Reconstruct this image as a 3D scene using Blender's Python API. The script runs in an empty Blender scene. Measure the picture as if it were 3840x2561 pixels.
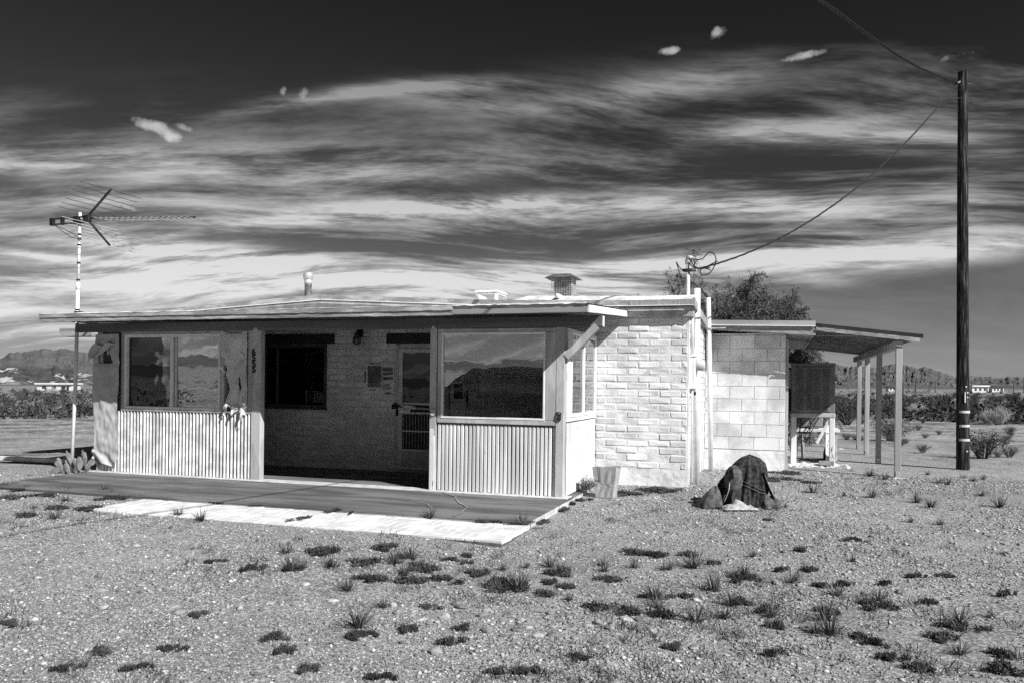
import bpy, math, random
import numpy as np
from mathutils import Vector, Matrix, noise
R = math.radians
scene = bpy.context.scene
col = scene.collection
rng = random.Random(7)

# ------------------------------------------------------------------ camera
EYE = 1.45
ROLL = 0.004
cam_d = bpy.data.cameras.new('camera')
cam = bpy.data.objects.new('camera', cam_d)
col.objects.link(cam)
cam.location = (0, 0, EYE)
cam.rotation_euler = (Matrix.Rotation(math.pi / 2, 3, 'X') @ Matrix.Rotation(ROLL, 3, 'Z')).to_euler()
cam_d.sensor_width = 36.0
cam_d.lens = 36.0 * 3000 / 3840
cam_d.shift_y = (1449 - 1280.5) / 3840
cam_d.clip_start = 0.1
cam_d.clip_end = 40000
scene.camera = cam

# ------------------------------------------------------------------ colour management
vs = scene.view_settings
vs.view_transform = 'Standard'
vs.look = 'None'
vs.exposure = 0.42
vs.gamma = 1.0
vs.use_curve_mapping = False
scene.cycles.max_bounces = 6
scene.cycles.diffuse_bounces = 3
scene.cycles.glossy_bounces = 3
scene.cycles.transparent_max_bounces = 8
scene.cycles.use_denoising = False

# ------------------------------------------------------------------ sun
SUN = Vector((1.398, -1.512, 1.65)).normalized()          # direction towards the sun
sun_d = bpy.data.lights.new('sun', 'SUN')
sun_d.energy = 5.0
sun_d.angle = R(0.53)
sun_d.color = (1.0, 1.0, 1.0)                              # the photograph is black and white
sun_o = bpy.data.objects.new('sun', sun_d)
col.objects.link(sun_o)
sun_o.location = (20, -20, 30)
sun_o.rotation_euler = SUN.to_track_quat('Z', 'Y').to_euler()


# ------------------------------------------------------------------ node helpers
class NT:
    def __init__(self, tree):
        self.t = tree
        self.n = tree.nodes
        self.l = tree.links

    def new(self, typ, **kw):
        nd = self.n.new(typ)
        for k, v in kw.items():
            setattr(nd, k, v)
        return nd

    def put(self, sock, val):
        if hasattr(val, 'node') or isinstance(val, bpy.types.NodeSocket):
            self.l.new(val, sock)
        else:
            sock.default_value = val

    def math(self, op, a, b=None, c=None, clamp=False):
        nd = self.new('ShaderNodeMath', operation=op, use_clamp=clamp)
        self.put(nd.inputs[0], a)
        if b is not None:
            self.put(nd.inputs[1], b)
        if c is not None:
            self.put(nd.inputs[2], c)
        return nd.outputs[0]

    def smooth(self, x, lo, hi, a=0.0, b=1.0):
        nd = self.new('ShaderNodeMapRange', interpolation_type='SMOOTHSTEP')
        self.put(nd.inputs[0], x)
        nd.inputs[1].default_value = lo
        nd.inputs[2].default_value = hi
        nd.inputs[3].default_value = a
        nd.inputs[4].default_value = b
        return nd.outputs[0]

    def noise(self, vec, scale, detail=4, rough=0.55, dist=0.0):
        nd = self.new('ShaderNodeTexNoise')
        if vec is not None:
            self.l.new(vec, nd.inputs['Vector'])
        nd.inputs['Scale'].default_value = scale
        nd.inputs['Detail'].default_value = detail
        nd.inputs['Roughness'].default_value = rough
        nd.inputs['Distortion'].default_value = dist
        return nd.outputs[0]

    def comb(self, x, y, z):
        nd = self.new('ShaderNodeCombineXYZ')
        for i, v in enumerate((x, y, z)):
            self.put(nd.inputs[i], v)
        return nd.outputs[0]


# ------------------------------------------------------------------ world: red-filtered black and white sky with cirrus
KD = 3840 / 2351.0                                         # picture measured at 2351 px wide


def azel(u, v):
    x = (u * KD - 1920) / 3000
    z = -(v * KD - 1449 - ROLL * (u * KD - 1920)) / 3000
    return math.degrees(math.atan(x)), math.degrees(math.atan(z / math.hypot(1, x)))


world = bpy.data.worlds.new('World')
scene.world = world
world.use_nodes = True
w = NT(world.node_tree)
w.n.clear()
out = w.new('ShaderNodeOutputWorld')
bg = w.new('ShaderNodeBackground')
w.l.new(bg.outputs[0], out.inputs[0])
sky = w.new('ShaderNodeTexSky', sky_type='NISHITA')
sky.sun_disc = False
sky.sun_elevation = math.asin(SUN.z)
sky.sun_rotation = math.atan2(SUN.x, SUN.y)
sky.altitude = 600
sky.air_density = 0.8
sky.dust_density = 0.6
sky.ozone_density = 1.5
sep = w.new('ShaderNodeSeparateColor')
w.l.new(sky.outputs[0], sep.inputs[0])
red = sep.outputs[0]                                       # the red filter
tc = w.new('ShaderNodeTexCoord')
sx = w.new('ShaderNodeSeparateXYZ')
w.l.new(tc.outputs['Generated'], sx.inputs[0])
dx, dy, dz = sx.outputs
az = w.math('MULTIPLY', w.math('ARCTAN2', dx, dy), 57.29578)
el = w.math('MULTIPLY', w.math('ARCSINE', dz), 57.29578)
# clear sky: red light, steepened (dark filter)
clear = w.math('MULTIPLY', w.math('POWER', red, 2.2), 0.0145)
clear = w.math('DIVIDE', clear, w.math('ADD', 1.0, w.math('MULTIPLY', clear, 2.3)))
clear = w.math('MULTIPLY', clear, 0.86)
# high cloud plane
den = w.math('ADD', w.math('MAXIMUM', dz, 0.0), 0.17)
px = w.math('DIVIDE', dx, den)
py = w.math('DIVIDE', dy, den)
warp = w.noise(w.comb(px, py, 3.1), 0.45, 2, 0.5)
warp = w.math('MULTIPLY', w.math('SUBTRACT', warp, 0.5), 1.6)
qx = w.math('ADD', w.math('MULTIPLY', px, 0.16), w.math('MULTIPLY', py, 0.05))
qy = w.math('ADD', w.math('ADD', py, w.math('MULTIPLY', px, -0.10)), warp)
streak = w.noise(w.comb(qx, qy, 0.0), 1.9, 4, 0.58)
fine = w.noise(w.comb(w.math('ADD', w.math('MULTIPLY', px, 0.36), w.math('MULTIPLY', py, 0.15)), qy, 7.0), 4.6, 5, 0.72)
broad = w.noise(w.comb(w.math('MULTIPLY', px, 0.22), w.math('MULTIPLY', py, 0.5), 1.7), 0.9, 2, 0.5)
cirrus = w.smooth(w.math('ADD', w.math('ADD', w.math('MULTIPLY', streak, 0.50), w.math('MULTIPLY', fine, 0.34)), w.math('MULTIPLY', broad, 0.20)), 0.465, 0.655)
# less cloud high up, as in the picture's dark zenith
edge = w.math('ADD', el, w.math('MULTIPLY', az, -0.10))
cover = w.smooth(edge, 23.0, 14.5)
base_c = w.math('MULTIPLY', cirrus, cover)
bright = w.smooth(el, 25, 6, 0.17, 0.50)
wisp = w.smooth(fine, 0.34, 0.66, 0.12, 1.75)
elw = w.math('MULTIPLY_ADD', warp, -0.5, el)
bands = None


def band(pts, width, wa, gain):
    """a cloud streak through three sky directions: parabola in azimuth / elevation"""
    global bands
    p = [azel(*q) for q in pts]
    A = np.array([[1, a, a * a] for a, e in p])
    c0, c1, c2 = [float(v) for v in np.linalg.solve(A, np.array([e for a, e in p]))]
    line = w.math('MULTIPLY_ADD', w.math('MULTIPLY_ADD', az, c2, c1), az, c0)
    d = w.math('SUBTRACT', elw, line)
    h = w.math('SUBTRACT', az, p[1][0])
    h2 = w.math('MULTIPLY', h, h)
    q = w.math('MULTIPLY_ADD', w.math('MULTIPLY', d, d), -1.0 / width ** 2, w.math('MULTIPLY', w.math('MULTIPLY', h2, h2), -1.0 / wa ** 4))
    g = w.math('EXPONENT', q)
    bands = w.math('MULTIPLY', g, gain) if bands is None else w.math('MULTIPLY_ADD', g, gain, bands)


band([(640, 238), (900, 203), (1500, 203)], 0.42, 10, 0.80)
band([(760, 215), (1150, 235), (1500, 230)], 0.95, 9, 0.40)
band([(1350, 215), (1560, 190), (1800, 140)], 0.9, 6, 0.50)
band([(0, 372), (500, 385), (1000, 392)], 1.0, 17, 0.60)
band([(480, 520), (900, 484), (1300, 455)], 0.50, 11, 0.85)
band([(1000, 480), (1500, 470), (2200, 492)], 0.75, 14, 0.80)
band([(1500, 330), (1900, 300), (2340, 350)], 0.8, 9, 0.60)
band([(250, 560), (450, 582), (900, 640)], 0.8, 9, 0.85)
band([(1300, 610), (1800, 597), (2200, 575)], 0.6, 12, 0.85)
band([(0, 620), (800, 655), (1500, 640)], 1.0, 22, 0.65)
band([(0, 577), (120, 592), (330, 612)], 0.24, 7, 0.60)
total = w.math('MULTIPLY_ADD', bands, wisp, base_c)
# clear wedge low on the right
wedge = w.math('MULTIPLY', w.smooth(az, 9, 22), w.smooth(w.math('MULTIPLY_ADD', az, -0.115, el), 5.2, 3.6))
total = w.math('MULTIPLY', total, w.math('MULTIPLY_ADD', wedge, -0.92, 1.0))
# small puffs of low cloud
puffn = w.noise(tc.outputs['Generated'], 70, 3, 0.62)
puff = None
for (u, v, ra, re, g) in ((352, 292, 1.25, 0.40, 1.35), (388, 311, 0.95, 0.40, 1.35), (425, 296, 1.0, 0.26, 0.55), (692, 214, 0.40, 0.42, 0.85), (648, 209, 0.28, 0.34, 0.7),
                          (1535, 118, 0.95, 0.28, 0.95), (1645, 76, 0.65, 0.42, 0.95), (1845, 128, 1.5, 0.26, 1.0), (2190, 130, 1.4, 0.25, 0.5), (285, 476, 0.8, 0.2, 0.7)):
    a0, e0 = azel(u, v)
    sh = 0.18 if u < 600 else -0.1
    h = w.math('SUBTRACT', az, a0)
    d = w.math('MULTIPLY_ADD', h, sh, w.math('SUBTRACT', el, e0))
    q = w.math('MULTIPLY_ADD', w.math('MULTIPLY', h, h), -1.0 / ra ** 2, w.math('MULTIPLY_ADD', w.math('MULTIPLY', d, d), -1.0 / re ** 2, g))
    puff = q if puff is None else w.math('MAXIMUM', puff, q)
puff = w.smooth(w.math('MULTIPLY_ADD', puffn, 3.2, puff), 1.55, 3.3)
amount = w.math('MINIMUM', total, 1.0)
cloud = w.math('MULTIPLY', amount, bright)
lum = w.math('ADD', w.math('MULTIPLY', clear, w.math('SUBTRACT', 1.0, w.math('MULTIPLY', amount, 0.5))), cloud)
lum = w.math('ADD', lum, w.math('MULTIPLY', puff, 0.32))
lum = w.math('MULTIPLY', lum, w.smooth(el, -4, -0.5, 0.5, 1.0))
cc = w.new('ShaderNodeCombineColor')
for i in range(3):
    w.l.new(lum, cc.inputs[i])
w.l.new(cc.outputs[0], bg.inputs[0])
bg.inputs[1].default_value = 1.0
world.cycles.sampling_method = 'MANUAL'
world.cycles.sample_map_resolution = 256


# ------------------------------------------------------------------ materials (all greys: a black and white photograph)
MATS = {}


def M(name, a, b=None, scale=4.0, lo=0.4, hi=0.62, rough=0.85, bump=0.0, bscale=60.0, stretch=None, peel=None, rnd=0.0, spec=0.3, metal=0.0,
      bdist=0.01, detail=5, tone=False):
    """grey surface: a..b mixed by noise, optional peeled patches peel=(grey, threshold, scale), bump, random tone per object"""
    if name in MATS:
        return MATS[name]
    m = bpy.data.materials.new(name)
    m.use_nodes = True
    t = NT(m.node_tree)
    bs = t.n['Principled BSDF']
    bs.inputs['Roughness'].default_value = rough
    bs.inputs['Specular IOR Level'].default_value = spec
    bs.inputs['Metallic'].default_value = metal
    geo = t.new('ShaderNodeNewGeometry')
    pos = geo.outputs['Position']
    if stretch:
        mp = t.new('ShaderNodeMapping')
        t.l.new(pos, mp.inputs[0])
        mp.inputs['Rotation'].default_value = (0, 0, R(18.2))
        mp2 = t.new('ShaderNodeMapping')
        t.l.new(mp.outputs[0], mp2.inputs[0])
        mp2.inputs['Scale'].default_value = stretch
        spos = mp2.outputs[0]
    else:
        spos = pos
    val = None
    if b is not None:
        n = t.noise(spos, scale, detail, 0.6)
        val = t.smooth(n, lo, hi, a, b)
    else:
        val = a
    if peel:
        pn = t.noise(spos, peel[2], 6, 0.7, 0.4)
        fac = t.smooth(pn, peel[1], peel[1] + 0.03)
        mx = t.new('ShaderNodeMix')
        t.l.new(fac, mx.inputs[0])
        t.put(mx.inputs[2], val)
        mx.inputs[3].default_value = peel[0]
        val = mx.outputs[0]
    if rnd:
        oi = t.new('ShaderNodeObjectInfo')
        k = t.smooth(oi.outputs['Random'], 0, 1, 1 - rnd, 1 + rnd)
        val = t.math('MULTIPLY', val, k)
    if tone:
        at = t.new('ShaderNodeAttribute', attribute_name='tone')
        val = t.math('MULTIPLY', val, at.outputs['Fac'])
    if isinstance(val, float) or isinstance(val, int):
        bs.inputs['Base Color'].default_value = (val, val, val, 1)
    else:
        c = t.new('ShaderNodeCombineColor')
        for i in range(3):
            t.l.new(val, c.inputs[i])
        t.l.new(c.outputs[0], bs.inputs['Base Color'])
    if bump:
        bn = t.noise(spos, bscale, 5, 0.62)
        bp = t.new('ShaderNodeBump')
        bp.inputs['Strength'].default_value = bump
        bp.inputs['Distance'].default_value = bdist
        t.l.new(bn, bp.inputs['Height'])
        t.l.new(bp.outputs[0], bs.inputs['Normal'])
    MATS[name] = m
    return m


def glass(name, refl=0.22, tint=0.75):
    if name in MATS:
        return MATS[name]
    m = bpy.data.materials.new(name)
    m.use_nodes = True
    t = NT(m.node_tree)
    t.n.remove(t.n['Principled BSDF'])
    o = t.n['Material Output']
    tr = t.new('ShaderNodeBsdfTransparent')
    tr.inputs[0].default_value = (tint, tint, tint, 1)
    gl = t.new('ShaderNodeBsdfGlossy')
    gl.inputs['Roughness'].default_value = 0.012
    gl.inputs['Color'].default_value = (0.95, 0.95, 0.95, 1)
    nz = t.noise(t.new('ShaderNodeNewGeometry').outputs['Position'], 2.2, 2, 0.5)
    bp = t.new('ShaderNodeBump')
    bp.inputs['Strength'].default_value = 0.12
    bp.inputs['Distance'].default_value = 0.01
    t.l.new(nz, bp.inputs['Height'])
    t.l.new(bp.outputs[0], gl.inputs['Normal'])
    fr = t.new('ShaderNodeFresnel')
    fr.inputs[0].default_value = 1.5
    fac = t.math('ADD', fr.outputs[0], refl - 0.04, clamp=True)
    mx = t.new('ShaderNodeMixShader')
    t.l.new(fac, mx.inputs[0])
    t.l.new(tr.outputs[0], mx.inputs[1])
    t.l.new(gl.outputs[0], mx.inputs[2])
    t.l.new(mx.outputs[0], o.inputs[0])
    MATS[name] = m
    return m


M('white_paint', 0.60, 0.80, 3, rough=0.7, bump=0.25, bscale=45)
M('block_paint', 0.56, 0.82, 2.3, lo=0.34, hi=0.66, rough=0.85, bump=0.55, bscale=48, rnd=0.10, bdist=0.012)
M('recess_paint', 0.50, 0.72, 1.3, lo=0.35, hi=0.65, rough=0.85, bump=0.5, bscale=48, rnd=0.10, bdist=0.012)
M('cmu_paint', 0.50, 0.76, 2.2, lo=0.35, hi=0.62, rough=0.85, bump=0.30, bscale=110, rnd=0.07, bdist=0.006)
M('stucco', 0.62, 0.84, 3.0, rough=0.9, bump=0.6, bscale=14, bdist=0.02)
M('mortar', 0.54, 0.76, 5, rough=0.9, bump=0.4, bscale=60)
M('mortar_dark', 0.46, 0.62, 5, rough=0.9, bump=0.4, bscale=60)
M('side_white', 0.60, 0.76, 3, rough=0.8, bump=0.2, bscale=30)
M('trim_grey', 0.36, 0.52, 4, rough=0.75, bump=0.25, bscale=40, stretch=(1, 1, 0.3), peel=(0.16, 0.70, 22))
M('beam_wood', 0.10, 0.17, 4, rough=0.8, bump=0.4, bscale=30, stretch=(0.08, 1, 1))
M('fascia_wood', 0.24, 0.42, 6, rough=0.85, bump=0.9, bscale=26, stretch=(0.1, 1, 1), peel=(0.12, 0.66, 14), bdist=0.02)
M('fascia_smooth', 0.26, 0.38, 3, rough=0.7, bump=0.3, bscale=26, stretch=(0.1, 1, 1))
M('fascia_edge', 0.24, 0.46, 9, rough=0.75, bump=0.7, bscale=30, stretch=(0.25, 1, 1), peel=(0.14, 0.68, 10))
M('roofing', 0.55, 0.86, 6, rough=0.9, bump=0.6, bscale=22, bdist=0.02, peel=(0.18, 0.70, 9))
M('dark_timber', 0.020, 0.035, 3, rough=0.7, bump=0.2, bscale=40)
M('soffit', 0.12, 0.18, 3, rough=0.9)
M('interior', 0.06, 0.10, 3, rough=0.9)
M('batten_light', 0.56, 0.76, 4, rough=0.75, bump=0.35, bscale=26, stretch=(1, 1, 0.15), rnd=0.10, peel=(0.22, 0.70, 16))
M('batten_back', 0.10, 0.18, 4, rough=0.9)
M('corrugated', 0.44, 0.68, 5, rough=0.6, bump=0.25, bscale=30, rnd=0.13, peel=(0.22, 0.69, 7))
M('corrugated_back', 0.18, 0.28, 4, rough=0.8)
M('frame_white', 0.74, 0.86, 6, rough=0.5, bump=0.1, bscale=60)
M('frame_alu', 0.50, 0.62, 6, rough=0.4, bump=0.05)
M('frame_dark', 0.05, 0.08, 6, rough=0.6)
M('cloth_grey', 0.42, 0.54, 3, rough=0.95, bump=0.3, bscale=220, bdist=0.003)
M('cloth_ragged', 0.54, 0.68, 3, rough=0.95, bump=0.35, bscale=220, bdist=0.003)
M('sheet', 0.76, 0.86, 3, rough=0.95)
M('curtain', 0.16, 0.26, 3, rough=0.95)
M('screen_cloth', 0.14, 0.55, 9, lo=0.42, hi=0.66, rough=0.95, stretch=(9, 9, 0.8))
M('slab', 0.085, 0.20, 1.4, lo=0.34, hi=0.66, rough=0.75, bump=0.25, bscale=90, stretch=(0.5, 2.2, 1), peel=(0.26, 0.68, 3.0), bdist=0.004)
M('slab_edge', 0.46, 0.62, 6, rough=0.85, bump=0.2, bscale=40, peel=(0.22, 0.64, 8))
M('paver', 0.60, 0.76, 5, rough=0.85, bump=0.3, bscale=40, rnd=0.06)
M('paver_joint', 0.08, 0.14, 9, rough=0.95)
M('crack', 0.20, 0.34, 9, rough=0.95)
M('mast_white', 0.72, 0.82, 8, rough=0.45, bump=0.05)
M('black', 0.012, rough=0.55)
M('rubber', 0.018, rough=0.75, bump=0.2, bscale=80)
M('dark_metal', 0.03, 0.06, 8, rough=0.45, metal=0.3)
M('steel', 0.40, 0.55, 8, rough=0.35, metal=0.7)
M('galv', 0.42, 0.62, 7, rough=0.5, metal=0.3)
M('rust_metal', 0.06, 0.15, 14, rough=0.7, bump=0.3, bscale=60)
M('pipe_white', 0.68, 0.80, 5, rough=0.45)
M('meter_grey', 0.40, 0.52, 5, rough=0.4)
M('cooler_body', 0.17, 0.23, 5, rough=0.55, bump=0.08, bscale=70)
M('cooler_slat', 0.20, 0.25, 5, rough=0.55)
M('cooler_tray', 0.42, 0.55, 5, rough=0.6)
M('peel_wood', 0.66, 0.80, 6, rough=0.8, bump=0.4, bscale=40, stretch=(1, 1, 0.2), peel=(0.09, 0.60, 16))
M('raw_wood', 0.30, 0.44, 5, rough=0.85, bump=0.4, bscale=50, stretch=(1, 1, 0.08))
M('old_wood', 0.16, 0.30, 6, rough=0.9, bump=0.5, bscale=50)
M('pole_wood', 0.006, 0.14, 38, lo=0.46, hi=0.74, rough=0.95, bump=1.0, bscale=60, stretch=(1, 1, 0.07), bdist=0.03)
M('band_metal', 0.50, 0.66, 20, rough=0.5)
M('canvas', 0.50, 0.66, 4, rough=0.95, bump=0.3, bscale=120)
M('blanket_dark', 0.016, 0.060, 30, rough=1.0, bump=0.5, bscale=160, bdist=0.004)
M('blanket_grey', 0.06, 0.13, 20, rough=1.0, bump=0.5, bscale=140)
M('towel', 0.34, 0.52, 12, rough=1.0, bump=0.4, bscale=160)
M('bag_paper', 0.34, 0.42, 6, rough=0.8, bump=0.15, bscale=20)
M('paper', 0.62, 0.74, 10, rough=0.9)
M('paper_grey', 0.16, 0.24, 10, rough=0.9)
M('ink', 0.02, rough=0.9)
M('cactus', 0.16, 0.24, 9, rough=0.7, bump=0.25, bscale=90)
M('leaf_dark', 0.035, 0.075, 2, rough=0.75, rnd=0.25)
M('leaf_mid', 0.06, 0.11, 2, rough=0.75, rnd=0.25)
M('leaf_pale', 0.30, 0.44, 3, rough=0.85, rnd=0.15)
M('leaf_mat', 0.04, 0.085, 6, rough=0.85, rnd=0.2)
M('blade', 0.05, 0.12, 6, rough=0.8, rnd=0.2)
M('twig', 0.07, 0.12, 6, rough=0.9)
M('bark', 0.035, 0.07, 10, rough=0.95, bump=0.6, bscale=30)
M('stone', 0.27, 0.27, rough=0.85, tone=True)
M('rock_face', 0.16, 0.40, 12, lo=0.35, hi=0.65, rough=0.9, bump=0.5, bscale=40, rnd=0.35)
M('far_wall', 0.55, 0.7, 1, rough=0.8)
M('far_roof', 0.6, 0.75, 1, rough=0.8)
M('far_dark', 0.03, 0.05, 1, rough=0.8)
M('car_paint', 0.025, 0.03, 2, rough=0.18, spec=0.6)
glass('pane', 0.30, 0.85)
glass('pane_dark', 0.10, 0.55)
glass('pane_screen', 0.07, 0.88)
glass('pane_black', 0.05, 0.35)


def ground_material():
    m = bpy.data.materials.new('desert_ground')
    m.use_nodes = True
    t = NT(m.node_tree)
    bs = t.n['Principled BSDF']
    bs.inputs['Roughness'].default_value = 0.95
    bs.inputs['Specular IOR Level'].default_value = 0.1
    pos = t.new('ShaderNodeNewGeometry').outputs['Position']
    big = t.noise(pos, 0.35, 4, 0.6)
    mid = t.noise(pos, 2.2, 5, 0.65)
    sm = t.noise(pos, 34, 4, 0.75)
    v = t.new('ShaderNodeTexVoronoi')
    t.l.new(pos, v.inputs['Vector'])
    v.inputs['Scale'].default_value = 62
    sepc = t.new('ShaderNodeSeparateColor')
    t.l.new(v.outputs['Color'], sepc.inputs[0])
    v2 = t.new('ShaderNodeTexVoronoi')
    t.l.new(pos, v2.inputs['Vector'])
    v2.inputs['Scale'].default_value = 9
    sep2 = t.new('ShaderNodeSeparateColor')
    t.l.new(v2.outputs['Color'], sep2.inputs[0])
    val = t.math('ADD', 0.085, t.math('MULTIPLY', t.smooth(big, 0.3, 0.7), 0.05))
    val = t.math('ADD', val, t.math('MULTIPLY', t.smooth(mid, 0.3, 0.7), 0.06))
    val = t.math('ADD', val, t.math('MULTIPLY', t.math('POWER', sepc.outputs[0], 2.0), 0.20))
    val = t.math('ADD', val, t.math('MULTIPLY', sep2.outputs[1], 0.03))
    val = t.math('MULTIPLY', val, t.smooth(sm, 0.3, 0.72, 0.80, 1.95))
    # the plain beyond the yard: paler sand streaked with dark gravel
    rr = t.new('ShaderNodeVectorMath', operation='LENGTH')
    t.l.new(pos, rr.inputs[0])
    far = t.smooth(rr.outputs['Value'], 14, 34)
    fn = t.noise(pos, 0.55, 5, 0.7)
    fm = t.noise(pos, 4.5, 4, 0.75)
    farv = t.math('MULTIPLY', t.math('MULTIPLY', t.smooth(fn, 0.36, 0.62, 0.11, 0.34), t.smooth(fm, 0.36, 0.64, 0.55, 1.5)), t.smooth(sm, 0.3, 0.7, 0.7, 1.35))
    mx = t.new('ShaderNodeMix')
    t.l.new(far, mx.inputs[0])
    t.l.new(val, mx.inputs[2])
    t.l.new(farv, mx.inputs[3])
    vfar = t.smooth(rr.outputs['Value'], 300, 1500, 1.0, 0.62)
    val = t.math('MULTIPLY', mx.outputs[0], vfar)
    c = t.new('ShaderNodeCombineColor')
    for i in range(3):
        t.l.new(val, c.inputs[i])
    t.l.new(c.outputs[0], bs.inputs['Base Color'])
    h = t.math('ADD', t.math('MULTIPLY', sepc.outputs[1], 0.6), t.math('MULTIPLY', sm, 1.2))
    bp = t.new('ShaderNodeBump')
    bp.inputs['Strength'].default_value = 0.9
    bp.inputs['Distance'].default_value = 0.012
    t.l.new(h, bp.inputs['Height'])
    t.l.new(bp.outputs[0], bs.inputs['Normal'])
    MATS['ground'] = m


ground_material()


def mountain_material(name, lo, hi, sand, scale):
    m = bpy.data.materials.new(name)
    m.use_nodes = True
    t = NT(m.node_tree)
    bs = t.n['Principled BSDF']
    bs.inputs['Roughness'].default_value = 1.0
    bs.inputs['Specular IOR Level'].default_value = 0.0
    g = t.new('ShaderNodeNewGeometry')
    n = t.noise(g.outputs['Position'], scale, 6, 0.65)
    val = t.smooth(n, 0.35, 0.65, lo, hi)
    if sand:
        n2 = t.noise(g.outputs['Position'], scale * 0.6, 5, 0.6, 0.6)
        sp = t.new('ShaderNodeSeparateXYZ')
        t.l.new(g.outputs['Normal'], sp.inputs[0])
        f = t.smooth(t.math('ADD', n2, t.math('MULTIPLY', sp.outputs[2], 0.12)), 0.64, 0.72)
        val = t.math('ADD', val, t.math('MULTIPLY', f, sand))
    c = t.new('ShaderNodeCombineColor')
    for i in range(3):
        t.put(c.inputs[i], val)
    t.l.new(c.outputs[0], bs.inputs['Base Color'])
    MATS[name] = m


mountain_material('range_far', 0.085, 0.125, 0, 0.004)
mountain_material('range_right', 0.075, 0.125, 0, 0.004)
mountain_material('hills_sandy', 0.05, 0.09, 0.34, 0.011)


# ------------------------------------------------------------------ mesh builder
class MB:
    def __init__(self):
        self.v = []
        self.f = []

    def add(self, vs, fs):
        o = len(self.v)
        self.v += [tuple(p) for p in vs]
        self.f += [tuple(i + o for i in q) for q in fs]
        return self

    def box(self, x0, x1, y0, y1, z0, z1):
        return self.add([(x0, y0, z0), (x1, y0, z0), (x1, y1, z0), (x0, y1, z0), (x0, y0, z1), (x1, y0, z1), (x1, y1, z1), (x0, y1, z1)],
                        [(0, 3, 2, 1), (4, 5, 6, 7), (0, 1, 5, 4), (1, 2, 6, 5), (2, 3, 7, 6), (3, 0, 4, 7)])

    def cbox(self, x0, x1, y0, y1, z0, z1, b=0.006, j=0.0, r=None):
        """chamfered box, corners optionally jittered by j"""
        r = r or rng
        lo = (x0, y0, z0)
        hi = (x1, y1, z1)
        vs, idx = [], {}
        for cx in (0, 1):
            for cy in (0, 1):
                for cz in (0, 1):
                    c = (cx, cy, cz)
                    jj = [r.uniform(-j, j) for _ in range(3)]
                    for ax in range(3):
                        p = []
                        for k in range(3):
                            e = (lo, hi)[c[k]][k]
                            p.append((e if k == ax else e + (b if c[k] == 0 else -b)) + jj[k])
                        idx[c, ax] = len(vs)
                        vs.append(p)
        fs = []
        for ax in range(3):
            o1, o2 = (ax + 1) % 3, (ax + 2) % 3
            for s in (0, 1):
                q = []
                for (a, bb) in ((0, 0), (1, 0), (1, 1), (0, 1)):
                    c = [0, 0, 0]
                    c[ax] = s
                    c[o1] = a
                    c[o2] = bb
                    q.append(idx[tuple(c), ax])
                fs.append(tuple(q if s else q[::-1]))
        for ax in range(3):
            o1, o2 = (ax + 1) % 3, (ax + 2) % 3
            for a in (0, 1):
                for bb in (0, 1):
                    c0 = [0, 0, 0]
                    c0[o1] = a
                    c0[o2] = bb
                    c1 = list(c0)
                    c1[ax] = 1
                    q = [idx[tuple(c0), o1], idx[tuple(c1), o1], idx[tuple(c1), o2], idx[tuple(c0), o2]]
                    fs.append(tuple(q if a != bb else q[::-1]))
        for cx in (0, 1):
            for cy in (0, 1):
                for cz in (0, 1):
                    c = (cx, cy, cz)
                    q = [idx[c, 0], idx[c, 1], idx[c, 2]]
                    fs.append(tuple(q if (cx + cy + cz) % 2 else q[::-1]))
        return self.add(vs, fs)

    def tube(self, pts, r, n=8, cap=True):
        """tube through points; r is a number or a list"""
        pts = [Vector(p) for p in pts]
        rs = r if isinstance(r, (list, tuple)) else [r] * len(pts)
        o = len(self.v)
        up = None
        for i, p in enumerate(pts):
            d = (pts[min(i + 1, len(pts) - 1)] - pts[max(i - 1, 0)])
            d = d.normalized() if d.length > 1e-9 else Vector((0, 0, 1))
            if up is None:
                up = d.orthogonal().normalized()
            else:
                up = (up - d * up.dot(d))
                up = up.normalized() if up.length > 1e-6 else d.orthogonal().normalized()
            s = d.cross(up)
            for k in range(n):
                a = 2 * math.pi * k / n
                self.v.append(tuple(p + (up * math.cos(a) + s * math.sin(a)) * rs[i]))
        for i in range(len(pts) - 1):
            for k in range(n):
                k2 = (k + 1) % n
                self.f.append((o + i * n + k, o + i * n + k2, o + (i + 1) * n + k2, o + (i + 1) * n + k))
        if cap:
            self.f.append(tuple(o + k for k in range(n))[::-1])
            e = o + (len(pts) - 1) * n
            self.f.append(tuple(e + k for k in range(n)))
        return self

    def bar(self, p0, p1, wd, th, up=(0, 0, 1)):
        """rectangular bar from p0 to p1"""
        p0, p1 = Vector(p0), Vector(p1)
        d = (p1 - p0).normalized()
        u = Vector(up)
        s = d.cross(u).normalized()
        u = s.cross(d).normalized()
        vs = []
        for p in (p0, p1):
            for a, b in ((-1, -1), (1, -1), (1, 1), (-1, 1)):
                vs.append(p + s * a * wd / 2 + u * b * th / 2)
        return self.add(vs, [(3, 2, 1, 0), (4, 5, 6, 7), (0, 1, 5, 4), (1, 2, 6, 5), (2, 3, 7, 6), (3, 0, 4, 7)])

    def grid(self, fn, nu, nv, keep=None):
        """surface fn(u,v) with u,v in 0..1; keep(u,v) false leaves the cell out"""
        o = len(self.v)
        for j in range(nv + 1):
            for i in range(nu + 1):
                self.v.append(tuple(fn(i / nu, j / nv)))
        for j in range(nv):
            for i in range(nu):
                if keep and not keep((i + .5) / nu, (j + .5) / nv):
                    continue
                a = o + j * (nu + 1) + i
                self.f.append((a, a + 1, a + nu + 2, a + nu + 1))
        return self

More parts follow.
